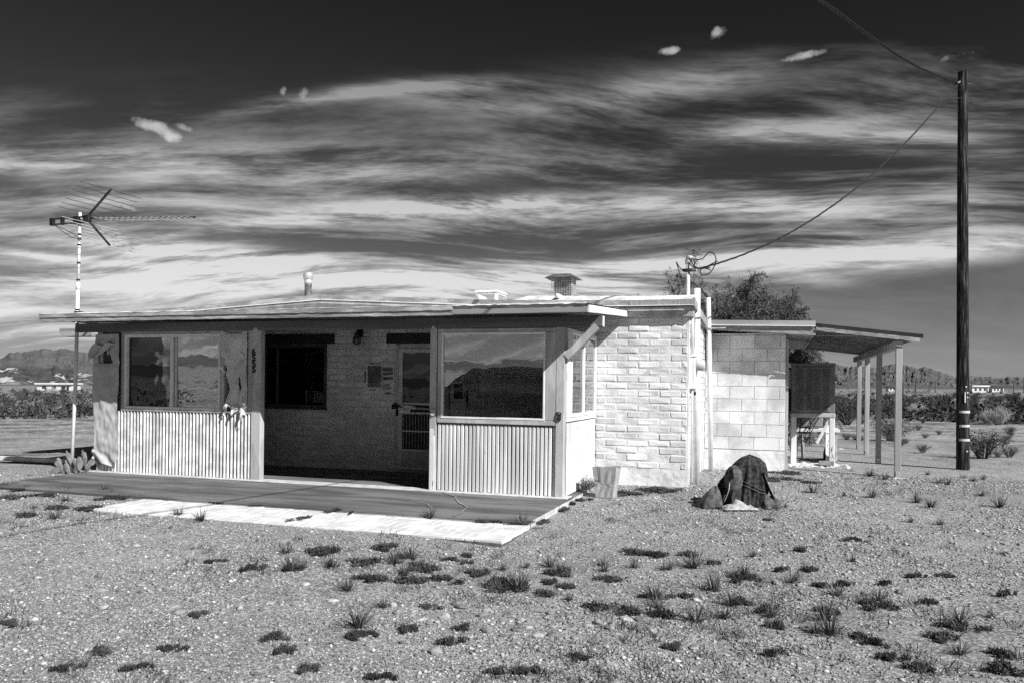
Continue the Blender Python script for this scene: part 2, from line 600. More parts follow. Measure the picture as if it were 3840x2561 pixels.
    def ball(self, c, r, nu=10, nv=7):
        rx, ry, rz = r if isinstance(r, (tuple, list)) else (r, r, r)
        return self.grid(lambda u, v: (c[0] + rx * math.cos(2 * math.pi * u) * math.sin(math.pi * v), c[1] + ry * math.sin(2 * math.pi * u) * math.sin(math.pi * v),
                                       c[2] - rz * math.cos(math.pi * v)), nu, nv)

    def prism(self, poly, y0, y1):
        """polygon in x,z extruded along y"""
        n = len(poly)
        vs = [(x, y0, z) for x, z in poly] + [(x, y1, z) for x, z in poly]
        fs = [tuple(range(n)), tuple(range(2 * n - 1, n - 1, -1))]
        fs += [(i, i + n, (i + 1) % n + n, (i + 1) % n) for i in range(n)]
        return self.add(vs, fs)

    def mesh(self, name, mat, smooth=False):
        me = bpy.data.meshes.new(name)
        me.from_pydata(self.v, [], self.f)
        me.update()
        import bmesh
        if len(self.f) < 4000:
            bm = bmesh.new()
            bm.from_mesh(me)
            bmesh.ops.recalc_face_normals(bm, faces=bm.faces)
            bm.to_mesh(me)
            bm.free()
        if mat:
            me.materials.append(MATS[mat])
        if smooth:
            me.polygons.foreach_set('use_smooth', [True] * len(me.polygons))
        return me

    def build(self, name, mat, parent=None, smooth=False, loc=None):
        return link(name, self.mesh(name, mat, smooth), parent, loc)


def link(name, me, parent=None, loc=None, rot=None, sc=None):
    o = bpy.data.objects.new(name, me)
    col.objects.link(o)
    o.parent = parent
    if loc is not None:
        o.location = loc
    if rot is not None:
        o.rotation_euler = rot
    if sc is not None:
        o.scale = sc
    return o


def tag(o, label, cat, group=None, kind=None):
    if label:
        o['label'] = label
    if cat:
        o['category'] = cat
    if group:
        o['group'] = group
    if kind:
        o['kind'] = kind
    return o


def structure(o):
    o['kind'] = 'structure'
    return o


def copy_tree(o, parent=None):
    c = o.copy()
    col.objects.link(c)
    c.parent = parent
    for ch in list(o.children):
        copy_tree(ch, c)
    return c


# ------------------------------------------------------------------ frames of reference
YAW = R(18.2)
TILT = 0.0085                                              # the old house leans a touch to the right
HX = Vector((math.cos(YAW) * math.cos(TILT), -math.sin(YAW) * math.cos(TILT), -math.sin(TILT)))
HY = Vector((math.sin(YAW), math.cos(YAW), 0))
HZ = HX.cross(HY)
HO = Vector((0.6504, 9.9223, 0.08))                        # right front corner of the porch, top of slab
HM = Matrix(((HX.x, HY.x, HZ.x, HO.x), (HX.y, HY.y, HZ.y, HO.y), (HX.z, HY.z, HZ.z, HO.z), (0, 0, 0, 1)))


def hw(x, y, z=0.0):
    return HM @ Vector((x, y, z))


def to_house(x, y):
    d = Vector((x - HO.x, y - HO.y, 0))
    return d.x * HX.x + d.y * HX.y, d.x * HY.x + d.y * HY.y


def sstep(x, a, b):
    t = min(1, max(0, (x - a) / (b - a)))
    return t * t * (3 - 2 * t)


def ground_z(x, y):
    hx, hy = to_house(x, y)
    near = 1 - sstep(math.hypot(hx + 3, hy - 3), 14, 30)
    z = (0.055 * sstep(hy, -0.8, 1.4) * sstep(hx, -1.0, 0.6)
         + (0.045 + 0.0085 * max(0.0, -hx)) * sstep(hy, -5.5, -2.85) * (1 - sstep(hx, -1.0, 0.5)) * (1 - sstep(-hx, 9, 14))) * near
    r = math.hypot(x, y)
    z += 0.010 * noise.noise((x * 0.9, y * 0.9, 0)) * (1 - sstep(r, 40, 80)) * (1.6 if hy < -2.2 else 0.6)
    z += 0.10 * noise.noise((x * 0.09, y * 0.09, 5)) * sstep(r, 18, 45)
    return z


def on_ground(u, v, dz=0.0):
    """a point of the ground seen at picture position u, v (2351 px wide)"""
    a = u * KD - 1920
    b = v * KD - 1449
    x = (a * math.cos(ROLL) + b * math.sin(ROLL)) / 3000
    y = (-a * math.sin(ROLL) + b * math.cos(ROLL)) / 3000
    z = 0.0
    for _ in range(4):
        t = (EYE - z) / max(y, 1e-4)
        z = ground_z(x * t, t)
    return Vector((x * t, t, z + dz))


def frame_at(name, p, yaw=-YAW):
    """an Empty standing at world point p, turned like the house"""
    o = link(name, None, None, p, (0, 0, yaw))
    return o

# ================================================================== THE SETTING
def build_ground():
    na = 260
    radii = [0.6]
    while radii[-1] < 14000:
        r = radii[-1]
        radii.append(r + max(0.16, r * (0.022 if r < 25 else 0.06)))
    # finer spokes towards the front
    angs = []
    a = -math.pi
    while a < math.pi - 1e-6:
        angs.append(a)
        a += R(0.55) if abs(a) < R(40) else R(4)
    vs, fs = [(0, 0, ground_z(0, 0))], []
    n = len(angs)
    for r in radii:
        for a in angs:
            x, y = r * math.sin(a), r * math.cos(a)
            vs.append((x, y, ground_z(x, y)))
    for k in range(n):
        fs.append((0, 1 + (k + 1) % n, 1 + k))
    for i in range(len(radii) - 1):
        for k in range(n):
            k2 = (k + 1) % n
            a0 = 1 + i * n
            fs.append((a0 + k, a0 + k2, a0 + n + k2, a0 + n + k))
    mb = MB()
    mb.v, mb.f = vs, fs
    o = mb.build('ground', 'ground', smooth=True)
    return structure(o)


build_ground()


def mountain(name, mat, a0, a1, r0, depth, prof, na, nd, seed, rough, foot=0.0):
    """mountain strip between azimuths a0..a1 at distance r0..r0+depth; prof(az) = crest elevation angle in degrees"""
    mb = MB()

    def fn(u, v):
        a = a0 + (a1 - a0) * u
        r = r0 + depth * v
        x, y = r * math.sin(R(a)), r * math.cos(R(a))
        c = prof(a) + 0.20 * rough * noise.noise((a * 1.7, seed, 0)) + 0.17 * rough * noise.noise((a * 4.1, seed, 2)) + 0.06 * rough * noise.noise((a * 13, seed, 2))
        crest = math.tan(R(max(c, 0.05))) * (r0 + depth * 0.72)
        rise = 0.10 * v / 0.2 if v < 0.2 else (0.10 + 0.90 * ((v - 0.2) / 0.52) ** 1.25 if v < 0.72 else 1 - 0.6 * sstep(v, 0.72, 1.2))
        aw = a + 1.6 * noise.noise((a * 0.8, v * 2.5, seed)) + 0.55 * noise.noise((a * 3.0, v * 7, seed + 5))
        sp = 0.0
        amp = 1.0
        f = 1.1
        for o_ in range(4):
            sp += amp * abs(noise.noise((aw * f, v * 2.4 * f, seed + o_ * 7)))
            amp *= 0.58
            f *= 2.1
        z = crest * rise * (1 - rough * 1.15 * sp * (1.05 - rise * 0.85) * sstep(v, 0.08, 0.3))
        return (x, y, z - foot)
    mb.grid(fn, na, nd)
    return structure(mb.build(name, mat, smooth=False))


def lerp_prof(pts):
    q = [azel(u, v) for u, v in pts]
    q.sort()

    def f(a):
        if a <= q[0][0]:
            return q[0][1]
        for (x0, y0), (x1, y1) in zip(q, q[1:]):
            if a <= x1:
                return y0 + (y1 - y0) * (a - x0) / (x1 - x0)
        return q[-1][1]
    return f


mountain('mountain_range', 'range_far', -48, -8, 9000, 5000,
         lerp_prof([(-900, 840), (-300, 815), (0, 818), (25, 808), (95, 797), (150, 800), (205, 806), (300, 812), (600, 850)]), 420, 70, 1.3, 0.30)
mountain('sandy_hills', 'hills_sandy', -48, -8, 4200, 1500,
         lerp_prof([(-900, 860), (-300, 848), (-60, 842), (15, 836), (60, 842), (110, 840), (150, 838), (215, 858), (300, 866), (600, 876)]), 520, 70, 4.4, 0.75)
mountain('mountain_range', 'range_right', 8, 50, 7000, 3200,
         lerp_prof([(1500, 862), (1760, 846), (1880, 832), (1900, 826), (1935, 836), (1975, 838), (2010, 842), (2050, 832), (2075, 831), (2110, 842), (2125, 840), (2160, 852),
                    (2190, 862), (2230, 860), (2260, 864), (2300, 865), (2351, 864), (2700, 850), (3200, 860)]), 620, 90, 8.1, 0.62)
mountain('mountain_range', 'range_far', 60, 300, 9000, 4000, lambda a: 0.75 + 0.5 * noise.noise((a * 0.05, 3, 0)) + 0.3 * noise.noise((a * 0.21, 1, 0)), 200, 24, 2.2, 0.35)

# ------------------------------------------------------------------ slab and pavers
slab = structure(link('patio_slab', None))
slab.matrix_world = HM
mb = MB()
mb.grid(lambda u, v: (-7.42 + 7.53 * u, -1.92 + 3.7 * v, 0.004 * noise.noise((u * 9, v * 5, 2)) - (0.008 if v == 0 or u in (0, 1) else 0)), 60, 30)
mb.box(-7.42, 0.11, -1.92, 1.76, -0.30, -0.012)
mb.build('concrete_pad', 'slab', slab, smooth=True)
# pale painted strip where the porch wall stands
mb = MB()
mb.cbox(-7.40, 0.075, -0.16, 0.10, -0.004, 0.009, 0.003)
mb.build('painted_strip', 'slab_edge', slab)
# paler face along the right side of the pad
mb = MB()
mb.grid(lambda u, v: (0.112 + 0.004 * noise.noise((u * 30, v * 3, 1)), -1.92 + 3.66 * u, -0.22 + 0.213 * v), 40, 4)
mb.build('pad_edge', 'slab_edge', slab)


def crack(pts, wd, nm):
    mb = MB()
    P = []
    for (a, b) in zip(pts, pts[1:]):
        for k in range(8):
            t = k / 8
            x = a[0] + (b[0] - a[0]) * t
            y = a[1] + (b[1] - a[1]) * t
            P.append((x + 0.018 * noise.noise((x * 14, y * 14, 3)), y + 0.018 * noise.noise((x * 14, y * 14, 9))))
    vs, fs = [], []
    for i, (x, y) in enumerate(P):
        q = P[min(i + 1, len(P) - 1)]
        p = P[max(i - 1, 0)]
        d = Vector((q[0] - p[0], q[1] - p[1])).normalized()
        ww = wd * (0.5 + 0.8 * abs(noise.noise((x * 20, y * 20, 0))))
        for s in (-1, 1):
            vs.append((x - d.y * ww * s, y + d.x * ww * s, 0.0085))
    fs = [(2 * i, 2 * i + 1, 2 * i + 3, 2 * i + 2) for i in range(len(P) - 1)]
    mb.add(vs, fs)
    mb.build('crack_filler', nm, slab)


crack([(-1.55, -0.18), (-1.25, -0.5), (-1.05, -0.9), (-0.82, -1.2), (-0.72, -1.6), (-0.7, -1.9)], 0.014, 'crack')
crack([(-5.0, -1.85), (-4.7, -1.2), (-4.2, -0.7), (-3.9, -0.2)], 0.008, 'crack')
crack([(-1.75, -0.95), (-1.35, -1.15), (-1.1, -1.5)], 0.008, 'crack')
crack([(-6.9, -0.1), (-6.5, -0.9), (-6.6, -1.6)], 0.007, 'crack')
crack([(-6.2, -1.9), (-5.9, -1.0), (-5.95, -0.2)], 0.006, 'paver_joint')
crack([(-3.2, -1.9), (-2.9, -1.3), (-2.4, -1.0), (-1.6, -0.8)], 0.005, 'paver_joint')

pav = structure(link('brick_paving', None))
pav.matrix_world = HM
mb = MB()
mb.box(-4.68, 0.14, -2.80, -1.935, -0.20, -0.046)
mb.build('paving_bed', 'paver_joint', pav)
bl = [MB().cbox(-0.1345, 0.1345, -0.0425, 0.0425, -0.04, 0.0, 0.004, 0.003).mesh('brick', 'paver') for _ in range(6)]
mod = 0.283
ncol = 17
for i in range(ncol):
    for j in range(3):
        cx = -4.66 + mod * (i + 0.5)
        cy = -2.79 + mod * (j + 0.5)
        for k in (-1, 0, 1):
            flip = (i + j) % 2
            off = k * mod / 3
            p = (cx + off, cy, -0.022) if flip else (cx, cy + off, -0.022)
            link('brick', rng.choice(bl), pav, (p[0] + rng.uniform(-.002, .002), p[1] + rng.uniform(-.002, .002), p[2] + rng.uniform(-.003, .003)),
                 (rng.uniform(-.006, .006), rng.uniform(-.006, .006), (math.pi / 2 if flip else 0) + rng.uniform(-.012, .012)))

# ================================================================== THE HOUSE (one thing; parts in house coordinates)
house = link('house', None)
house.matrix_world = HM
tag(house, 'low white block house with enclosed front porch and side patio cover', 'house')
DM = 1.766          # main wall
XR = 1.315          # right corner of main block
XL = -9.17          # left corner of main block
DA = 4.50           # front of the annex
XA = 2.634          # right end of the annex


def courses(parent, name, x0, x1, z0, z1, ch, bl_len, y, mat, joint=0.009, jit=0.005, holes=(), proud=0.006, cham=0.012, half=0.5, deep=0.05):
    """running-bond masonry facing -y, one object per block; blocks are cut at openings"""
    cache = {}
    r = random.Random(11)
    n = int(round((z1 - z0) / ch))
    ch = (z1 - z0) / n
    for i in range(n):
        za, zb = z0 + i * ch, z0 + (i + 1) * ch
        x = x0 - (bl_len * half if i % 2 else 0)
        while x < x1 - 0.01:
            a, b = max(x, x0), min(x + bl_len, x1)
            x += bl_len
            segs = [(a, b)]
            for (hx0, hx1, hz0, hz1) in holes:
                if zb > hz0 + 0.03 and za < hz1 - 0.03:
                    ns = []
                    for (p, q) in segs:
                        if q <= hx0 or p >= hx1:
                            ns.append((p, q))
                        else:
                            if hx0 - p > 0.035:
                                ns.append((p, hx0))
                            if q - hx1 > 0.035:
                                ns.append((hx1, q))
                    segs = ns
            for (p, q) in segs:
                if q - p < 0.04:
                    continue
                L = round(q - p - joint, 3)
                key = (L, r.randrange(4))
                if key not in cache:
                    cache[key] = MB().cbox(-L / 2, L / 2, 0, deep, -(ch - joint) / 2, (ch - joint) / 2, cham, jit, r).mesh(name, mat)
                link(name, cache[key], parent, ((p + q) / 2, y - proud + r.uniform(-.004, .004) * min(1, proud * 200), (za + zb) / 2 + r.uniform(-.004, .004) * min(1, jit * 250)),
                     (r.uniform(-.006, .006), r.uniform(-.006, .006) * 0.6, r.uniform(-.006, .006)))


# ---- right bay of the main wall, slump block
wall = MB().box(-0.02, XR, DM, DM + 0.15, -0.15, 2.40).build('main_wall', 'mortar', house)
courses(wall, 'block', 0.0, XR - 0.004, 0.225, 2.36, 0.1017, 0.306, DM, 'block_paint')
mb = MB()
mb.grid(lambda u, v: (0.0 + (XR - 0.002) * u, DM - 0.018 - 0.012 * (noise.noise((u * 7, v * 2, 4)) + 0.6 * noise.noise((u * 22, v * 7, 1))) - 0.012 * (1 - v), -0.16 + 0.385 * v - 0.012 * abs(noise.noise((u * 9, 0, 3))) * v), 50, 14)
mb.build('plaster_base', 'stucco', wall, smooth=True)
# right side wall of the main block
sw = MB().box(XR - 0.15, XR, DM + 0.151, DA + 0.02, -0.15, 2.36).build('side_wall', 'side_white', house)
mb = MB()
mb.box(XR - 0.03, XR + 0.008, DM - 0.003, DM + 0.09, -0.15, 2.36)
mb.build('corner_pilaster', 'side_white', sw)
c_side = [MB().cbox(-0.004, 0.010, -0.147, 0.147, -0.0455, 0.0455, 0.006, 0.003).mesh('block', 'side_white') for _ in range(4)]
for i in range(21):
    y = DM + 0.26 + (0.15 if i % 2 else 0)
    while y < DA - 0.1:
        link('block', rng.choice(c_side), sw, (XR, y, 0.27 + i * 0.1017))
        y += 0.306
# ---- recessed front wall behind the porch
rw = MB()
WIN = (-5.66, -4.44, 0.975, 2.005)       # window on the recessed wall
DOOR = (-3.20, -2.28, -0.02, 2.005)
holes = [WIN, (-5.8, -4.30, 2.005, 2.165), DOOR, (-3.365, -2.2, 2.005, 2.165)]
for (a, b, c, d) in ((XL, WIN[0], -0.15, 2.55), (WIN[0], WIN[1], -0.15, WIN[2]), (WIN[1], DOOR[0], -0.15, 2.55), (WIN[0], WIN[1], WIN[3], 2.55), (DOOR[0], DOOR[1], DOOR[3], 2.55), (DOOR[1], -0.021, -0.15, 2.55)):
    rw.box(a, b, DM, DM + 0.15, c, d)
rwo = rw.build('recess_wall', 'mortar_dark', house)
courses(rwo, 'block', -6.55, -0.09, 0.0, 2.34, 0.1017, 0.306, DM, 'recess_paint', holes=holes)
# far left bay seen past the porch
MB().box(XL, -7.33, DM - 0.03, DM - 0.002, -0.15, 2.12).build('left_bay_wall', 'white_paint', house)
mb = MB()
mb.box(XL, XL + 0.15, DM + 0.151, 8.6, -0.15, 2.3)
mb.box(XL + 0.15, XR - 0.15, 8.45, 8.6, -0.15, 2.3)
mb.build('rear_walls', 'white_paint', house)
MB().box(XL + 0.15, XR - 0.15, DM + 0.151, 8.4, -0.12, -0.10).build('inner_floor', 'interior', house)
# lintels
MB().cbox(-5.8, -4.305, DM - 0.03, DM + 0.03, 2.012, 2.163, 0.004).build('lintel', 'dark_timber', house)
MB().cbox(-3.362, -2.2, DM - 0.03, DM + 0.03, 2.012, 2.163, 0.004).build('lintel', 'dark_timber', house)
# window on the recessed wall
wd = MB()
for (a, b, c, d) in ((WIN[0], WIN[1], 0.975, 1.02), (WIN[0], WIN[1], 1.96, 2.005), (WIN[0], WIN[0] + 0.045, 1.021, 1.959), (WIN[1] - 0.045, WIN[1], 1.021, 1.959)):
    wd.cbox(a, b, DM - 0.025, DM + 0.06, c, d, 0.003)
wdo = wd.build('window', 'frame_dark', house)
MB().cbox(-5.405, -5.375, DM + 0.0, DM + 0.05, 1.021, 1.959, 0.003).build('mullion', 'frame_dark', wdo)
for (a, b) in ((-5.61, -5.406), (-5.374, -4.49)):
    MB().box(a, b, DM + 0.03, DM + 0.034, 1.022, 1.958).build('pane', 'pane_black', wdo)
mb = MB()
mb.grid(lambda u, v: (-5.62 + 1.14 * u, DM + 0.11 + 0.022 * math.sin(u * 75 + 2 * math.sin(u * 9)) * (0.5 + 0.5 * (1 - v)) + 0.02 * noise.noise((u * 8, v * 2, 1)), 1.0 + 0.88 * v), 160, 10)
mb.build('curtain', 'curtain', wdo, smooth=True)
MB().box(-5.62, -4.48, DM + 0.10, DM + 0.13, 1.881, 1.958).build('pelmet', 'curtain', wdo)
MB().cbox(WIN[0], WIN[1] + 0.02, DM - 0.04, DM - 0.012, 0.945, 0.974, 0.003).build('sill', 'frame_dark', wdo)
# porch light
# ---- screen door
dr = MB()
x0, x1 = -3.13, -2.36
for (a, b, c, d) in ((x0, x0 + 0.065, 0.045, 1.93), (x1 - 0.065, x1, 0.045, 1.93), (x0 + 0.066, x1 - 0.066, 1.87, 1.93), (x0 + 0.066, x1 - 0.066, 0.045, 0.09),
                     (x0 + 0.066, x1 - 0.066, 1.055, 1.09), (x0 + 0.066, x1 - 0.066, 0.985, 1.01), (x0 + 0.066, x1 - 0.066, 0.915, 0.945), (x0 + 0.066, x1 - 0.066, 0.635, 0.66), (x0 + 0.066, x1 - 0.066, 0.335, 0.365)):
    dr.cbox(a, b, DM - 0.045, DM - 0.012, c, d, 0.003)
door = dr.build('screen_door', 'frame_alu', house)
MB().box(x0 + 0.064, x1 - 0.064, DM - 0.03, DM - 0.026, 1.088, 1.872).build('pane', 'pane_black', door)
MB().box(x0 + 0.064, x1 - 0.064, DM - 0.028, DM - 0.02, 0.088, 0.337).build('kick_plate', 'trim_grey', door)
MB().box(x0 + 0.064, x1 - 0.064, DM - 0.014, DM - 0.010, 0.338, 1.054).build('screen', 'black', door)
for k in range(13):
    x = x0 + 0.085 + k * 0.0505
    for (za, zb) in ((0.662, 0.914), (0.367, 0.633)):
        mb = MB()
        z = za + 0.006
        while z < zb - 0.004:
            mb.box(x - 0.0035, x + 0.0035, DM - 0.026, DM - 0.020, z, z + 0.007)
            z += 0.0125
        o = mb.build('bead_strip', 'frame_alu', door)
mb = MB()
for (a, b, c, d) in ((-3.205, -3.135, 0.0, 1.995), (-3.134, -2.3, 1.935, 1.995), (-3.134, -2.3, 0.0, 0.04), (-2.355, -2.29, 0.041, 1.934)):
    mb.cbox(a, b, DM - 0.03, DM + 0.05, c, d, 0.004)
mb.build('door_frame', 'trim_grey', house)
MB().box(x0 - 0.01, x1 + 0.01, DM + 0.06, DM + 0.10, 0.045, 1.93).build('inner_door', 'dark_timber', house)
# taped push bar, chain and lock across the door
mb = MB()
mb.tube([(-3.19, DM - 0.07, 1.035), (-2.35, DM - 0.075, 0.985)], 0.016, 8)
hb = mb.build('push_bar', 'dark_metal', house, True)
mb = MB()
mb.tube([(-3.06, DM - 0.072, 1.035), (-2.93, DM - 0.075, 1.03), (-2.80, DM - 0.076, 1.005)], [0.02, 0.026, 0.022], 8)
mb.build('tape_wrap', 'paper', hb, True)
mb = MB()
mb.tube([(-2.79, DM - 0.076, 1.008), (-2.52, DM - 0.076, 0.995)], [0.02, 0.018], 8)
mb.build('grip', 'trim_grey', hb, True)
mb = MB()
mb.cbox(-3.10, -2.92, DM - 0.062, DM - 0.046, 0.925, 0.985, 0.004, 0.004)
mb.build('tape_patch', 'paper', hb)
mb = MB()
mb.cbox(-3.235, -3.15, DM - 0.08, DM - 0.03, 0.985, 1.06, 0.01, 0.006)
mb.tube([(-3.21, DM - 0.07, 1.06), (-3.18, DM - 0.09, 1.085), (-3.14, DM - 0.07, 1.05)], 0.008, 6)
mb.cbox(-3.17, -3.135, DM - 0.065, DM - 0.035, 0.88, 0.98, 0.006)
mb.build('lock_box', 'black', hb)
MB().cbox(-2.425, -2.385, DM - 0.052, DM - 0.046, 1.875, 1.915, 0.001).build('sticker', 'frame_white', door)

# ---- porch: posts, beam, braces
Z_B0, Z_B1 = 2.105, 2.235
beam = MB().cbox(-7.74, 0.47, -0.065, 0.025, Z_B0, Z_B1, 0.005).build('front_beam', 'beam_wood', house)
MB().box(0.471, 0.478, -0.062, 0.022, Z_B0 + 0.002, Z_B1 - 0.002).build('end_cap', 'frame_white', beam)
for (a, b, zz) in ((-7.0, -6.2, 0), (-1.50, -0.98, 1)):
    MB().box(a, b, -0.0685, -0.0655, 2.15, 2.215).build('patch_board', 'beam_wood', beam)


def post(x0, x1, z1, mat='trim_grey', y0=-0.05, y1=0.05, nm='post'):
    return MB().cbox(x0, x1, y0, y1, 0.0, z1, 0.005).build(nm, mat, house)


p1 = post(-4.555, -4.402, Z_B0)
MB().prism([(-4.53, 2.10), (-4.43, 2.10), (-4.48, 2.15)], -0.071, -0.066).build('strap', 'trim_grey', p1)
p2 = post(-1.81, -1.715, Z_B0)
MB().prism([(-1.80, 2.10), (-1.72, 2.10), (-1.76, 2.14)], -0.071, -0.066).build('strap', 'trim_grey', p2)
MB().cbox(-1.80, -1.728, -0.066, -0.051, 0.0, 0.80, 0.004).build('splint', 'peel_wood', p2)
p3 = post(-0.105, 0.0, Z_B0, y0=-0.06, y1=0.045)
p4 = post(-7.32, -7.22, Z_B0)
MB().bar((0.02, -0.02, 1.735), (0.40, -0.02, 2.115), 0.085, 0.095, (0, 1, 0)).build('brace', 'trim_grey', house)
# a ragged knot of foil on the corner post
mb = MB()
for k in range(9):
    c = (-0.055 + rng.uniform(-.022, .022), -0.068, 1.02 + rng.uniform(-.055, .055))
    mb.cbox(c[0] - .016, c[0] + .016, c[1] - .012, c[1] + .01, c[2] - .018, c[2] + .018, 0.004, 0.008)
mb.build('lock_hasp', 'dark_metal', p3)
mb = MB()
for k in range(8):
    c = (-1.765 + rng.uniform(-.03, .03), -0.06, 1.02 + rng.uniform(-.04, .04))
    mb.cbox(c[0] - .018, c[0] + .018, c[1] - .012, c[1] + .01, c[2] - .016, c[2] + .016, 0.004, 0.008)
mb.build('foil_wrap', 'galv', p2)
# house number, black digits down the post
for k, ch in enumerate('6555'):
    cu = bpy.data.curves.new('digit', 'FONT')
    cu.body = ch
    cu.size = 0.125
    cu.extrude = 0.004
    cu.offset = 0.004
    tmp = bpy.data.objects.new('digit_tmp', cu)
    col.objects.link(tmp)
    bpy.context.view_layer.update()
    me = bpy.data.meshes.new_from_object(tmp.evaluated_get(bpy.context.evaluated_depsgraph_get()))
    bpy.data.objects.remove(tmp)
    me.materials.clear()
    me.materials.append(MATS['ink'])
    link('digit', me, p1, (-4.548 + 0.002 * k, -0.0555, 1.765 - 0.083 * k), (math.pi / 2, 0, 0))

# ---- left porch front
S0 = 0.93
mb = MB()
for (a, b, c, d) in ((-6.87, -4.56, S0, 0.968), (-6.87, -4.56, 2.068, 2.104), (-6.87, -6.805, 0.969, 2.067), (-5.085, -5.02, 0.969, 2.067), (-4.62, -4.556, 0.969, 2.067)):
    mb.cbox(a, b, -0.045, 0.03, c, d, 0.004)
mb.build('window_casing', 'trim_grey', house)
LW = MB()
for (a, b, c, d) in ((-6.804, -5.086, 0.969, 1.003), (-6.804, -5.086, 2.022, 2.066), (-6.804, -6.765, 1.0035, 2.0215), (-5.12, -5.086, 1.0035, 2.0215)):
    LW.cbox(a, b, -0.052, 0.01, c, d, 0.003)
lwo = LW.build('window', 'frame_white', house)
MB().cbox(-5.965, -5.915, -0.05, 0.005, 1.0035, 2.0215, 0.003).build('mullion', 'frame_white', lwo)
MB().cbox(-5.895, -5.862, -0.03, 0.0, 1.0035, 2.0215, 0.003).build('sash_stile', 'frame_alu', lwo)
PT = R(0.85)


def pane_obj(name, x0, x1, z0, z1, y, mat, parent, tilt=PT):
    L = MB().box(x0, x1, -0.002, 0.002, -(z1 - z0) / 2, (z1 - z0) / 2).mesh(name, mat)
    return link(name, L, parent, (0, y, (z0 + z1) / 2), (tilt, 0, 0))


pane_obj('pane', -5.862, -5.12, 1.005, 2.02, -0.012, 'pane', lwo)
pane_obj('pane', -6.765, -5.966, 1.005, 2.02, 0.006, 'pane_screen', lwo, R(0.4))
mb = MB()
mb.grid(lambda u, v: (-6.77 + 0.81 * u, 0.05 + 0.006 * noise.noise((u * 30, v * 3, 1)), 1.0 + 1.03 * v), 60, 20)
mb.build('screen_cloth', 'screen_cloth', lwo, True)
mb = MB()
mb.grid(lambda u, v: (-5.95 + 0.86 * u, 0.14 + 0.03 * math.sin(u * 16 + v * 2) * (1 - 0.4 * v) + 0.02 * noise.noise((u * 5, v * 3, 3)), 1.25 + 0.82 * v - 0.10 * u * (1 - v)), 50, 20)
mb.build('curtain', 'sheet', lwo, True)
MB().box(-7.22, -6.872, -0.03, 0.03, 1.2, 2.10).build('boarding', 'interior', house)
# corrugated siding below
sd = MB().box(-7.30, -4.56, -0.02, 0.03, 0.0, S0 - 0.001).build('siding_panel', 'corrugated_back', house)
prof = []
rib = MB()
n = 6
pts = [(-0.020 + 0.040 * i / n, -0.022 * math.sin(math.pi * i / n)) for i in range(n + 1)]
vs = [(x, y, 0.012) for x, y in pts] + [(x, y, S0 - 0.004) for x, y in pts]
rib.add(vs, [(i, i + 1, i + n + 2, i + n + 1) for i in range(n)] + [tuple(range(n + 1)), tuple(range(2 * n + 1, n, -1))])
rm = rib.mesh('rib', 'corrugated', False)
x = -7.275
while x < -4.58:
    link('rib', rm, sd, (x + rng.uniform(-.0025, .0025), -0.021 + rng.uniform(-.002, .002), rng.uniform(-.004, .003)), (0, rng.uniform(-.002, .002), 0))
    x += 0.0595
# ---- right porch front
mb = MB()
for (a, b, c, d) in ((-1.70, -0.106, 0.885, 0.945), (-1.70, -0.106, 2.048, 2.100), (-1.70, -1.648, 0.946, 2.047), (-0.246, -0.106, 0.946, 2.047)):
    mb.cbox(a, b, -0.055, 0.03, c, d, 0.006, 0.002)
mb.build('window_casing', 'trim_grey', house)
RW = MB()
for (a, b, c, d) in ((-1.6475, -0.2465, 0.9465, 0.972), (-1.6475, -0.2465, 2.022, 2.0465), (-1.6475, -1.622, 0.9725, 2.0215), (-0.272, -0.2465, 0.9725, 2.0215)):
    RW.cbox(a, b, -0.06, -0.01, c, d, 0.003)
rwo2 = RW.build('window', 'frame_white', house)
pane_obj('pane', -1.624, -0.27, 0.971, 2.023, -0.03, 'pane', rwo2, R(0.6))
mb = MB()


def drape(u, v):
    s = 0.09 * math.sin(math.pi * u) * (1 - v)
    f = 0.03 * math.sin(u * 21 + 3 * v) * (1 - v) + 0.05 * math.sin(u * 6.5 + 4 * v) * v + 0.07 * noise.noise((u * 4, v * 3, 1)) + 0.04 * noise.noise((u * 10, v * 6, 4))
    return (-1.66 + 1.42 * u, 0.13 + f, 1.47 + 0.03 * math.sin(u * 5) + 0.56 * v + 0.03 * math.sin(math.pi * u * 2.5) * (1 - v) - 0.02 * abs(math.sin(u * 9)) * v)


mb.grid(drape, 70, 30)
mb.build('draped_sheet', 'sheet', rwo2, True)
sd = MB().box(-1.70, -0.106, -0.012, 0.03, 0.0, 0.884).build('siding_panel', 'batten_back', house)
bm_ = [MB().cbox(-0.0185, 0.0185, -0.022, 0.0, 0.008, 0.868, 0.004, 0.0018).mesh('batten', 'batten_light') for _ in range(5)]
for k in range(30):
    link('batten', rng.choice(bm_), sd, (-1.675 + k * 0.0535, -0.0125, rng.uniform(-.004, .006)), (0, rng.uniform(-.002, .002), 0))
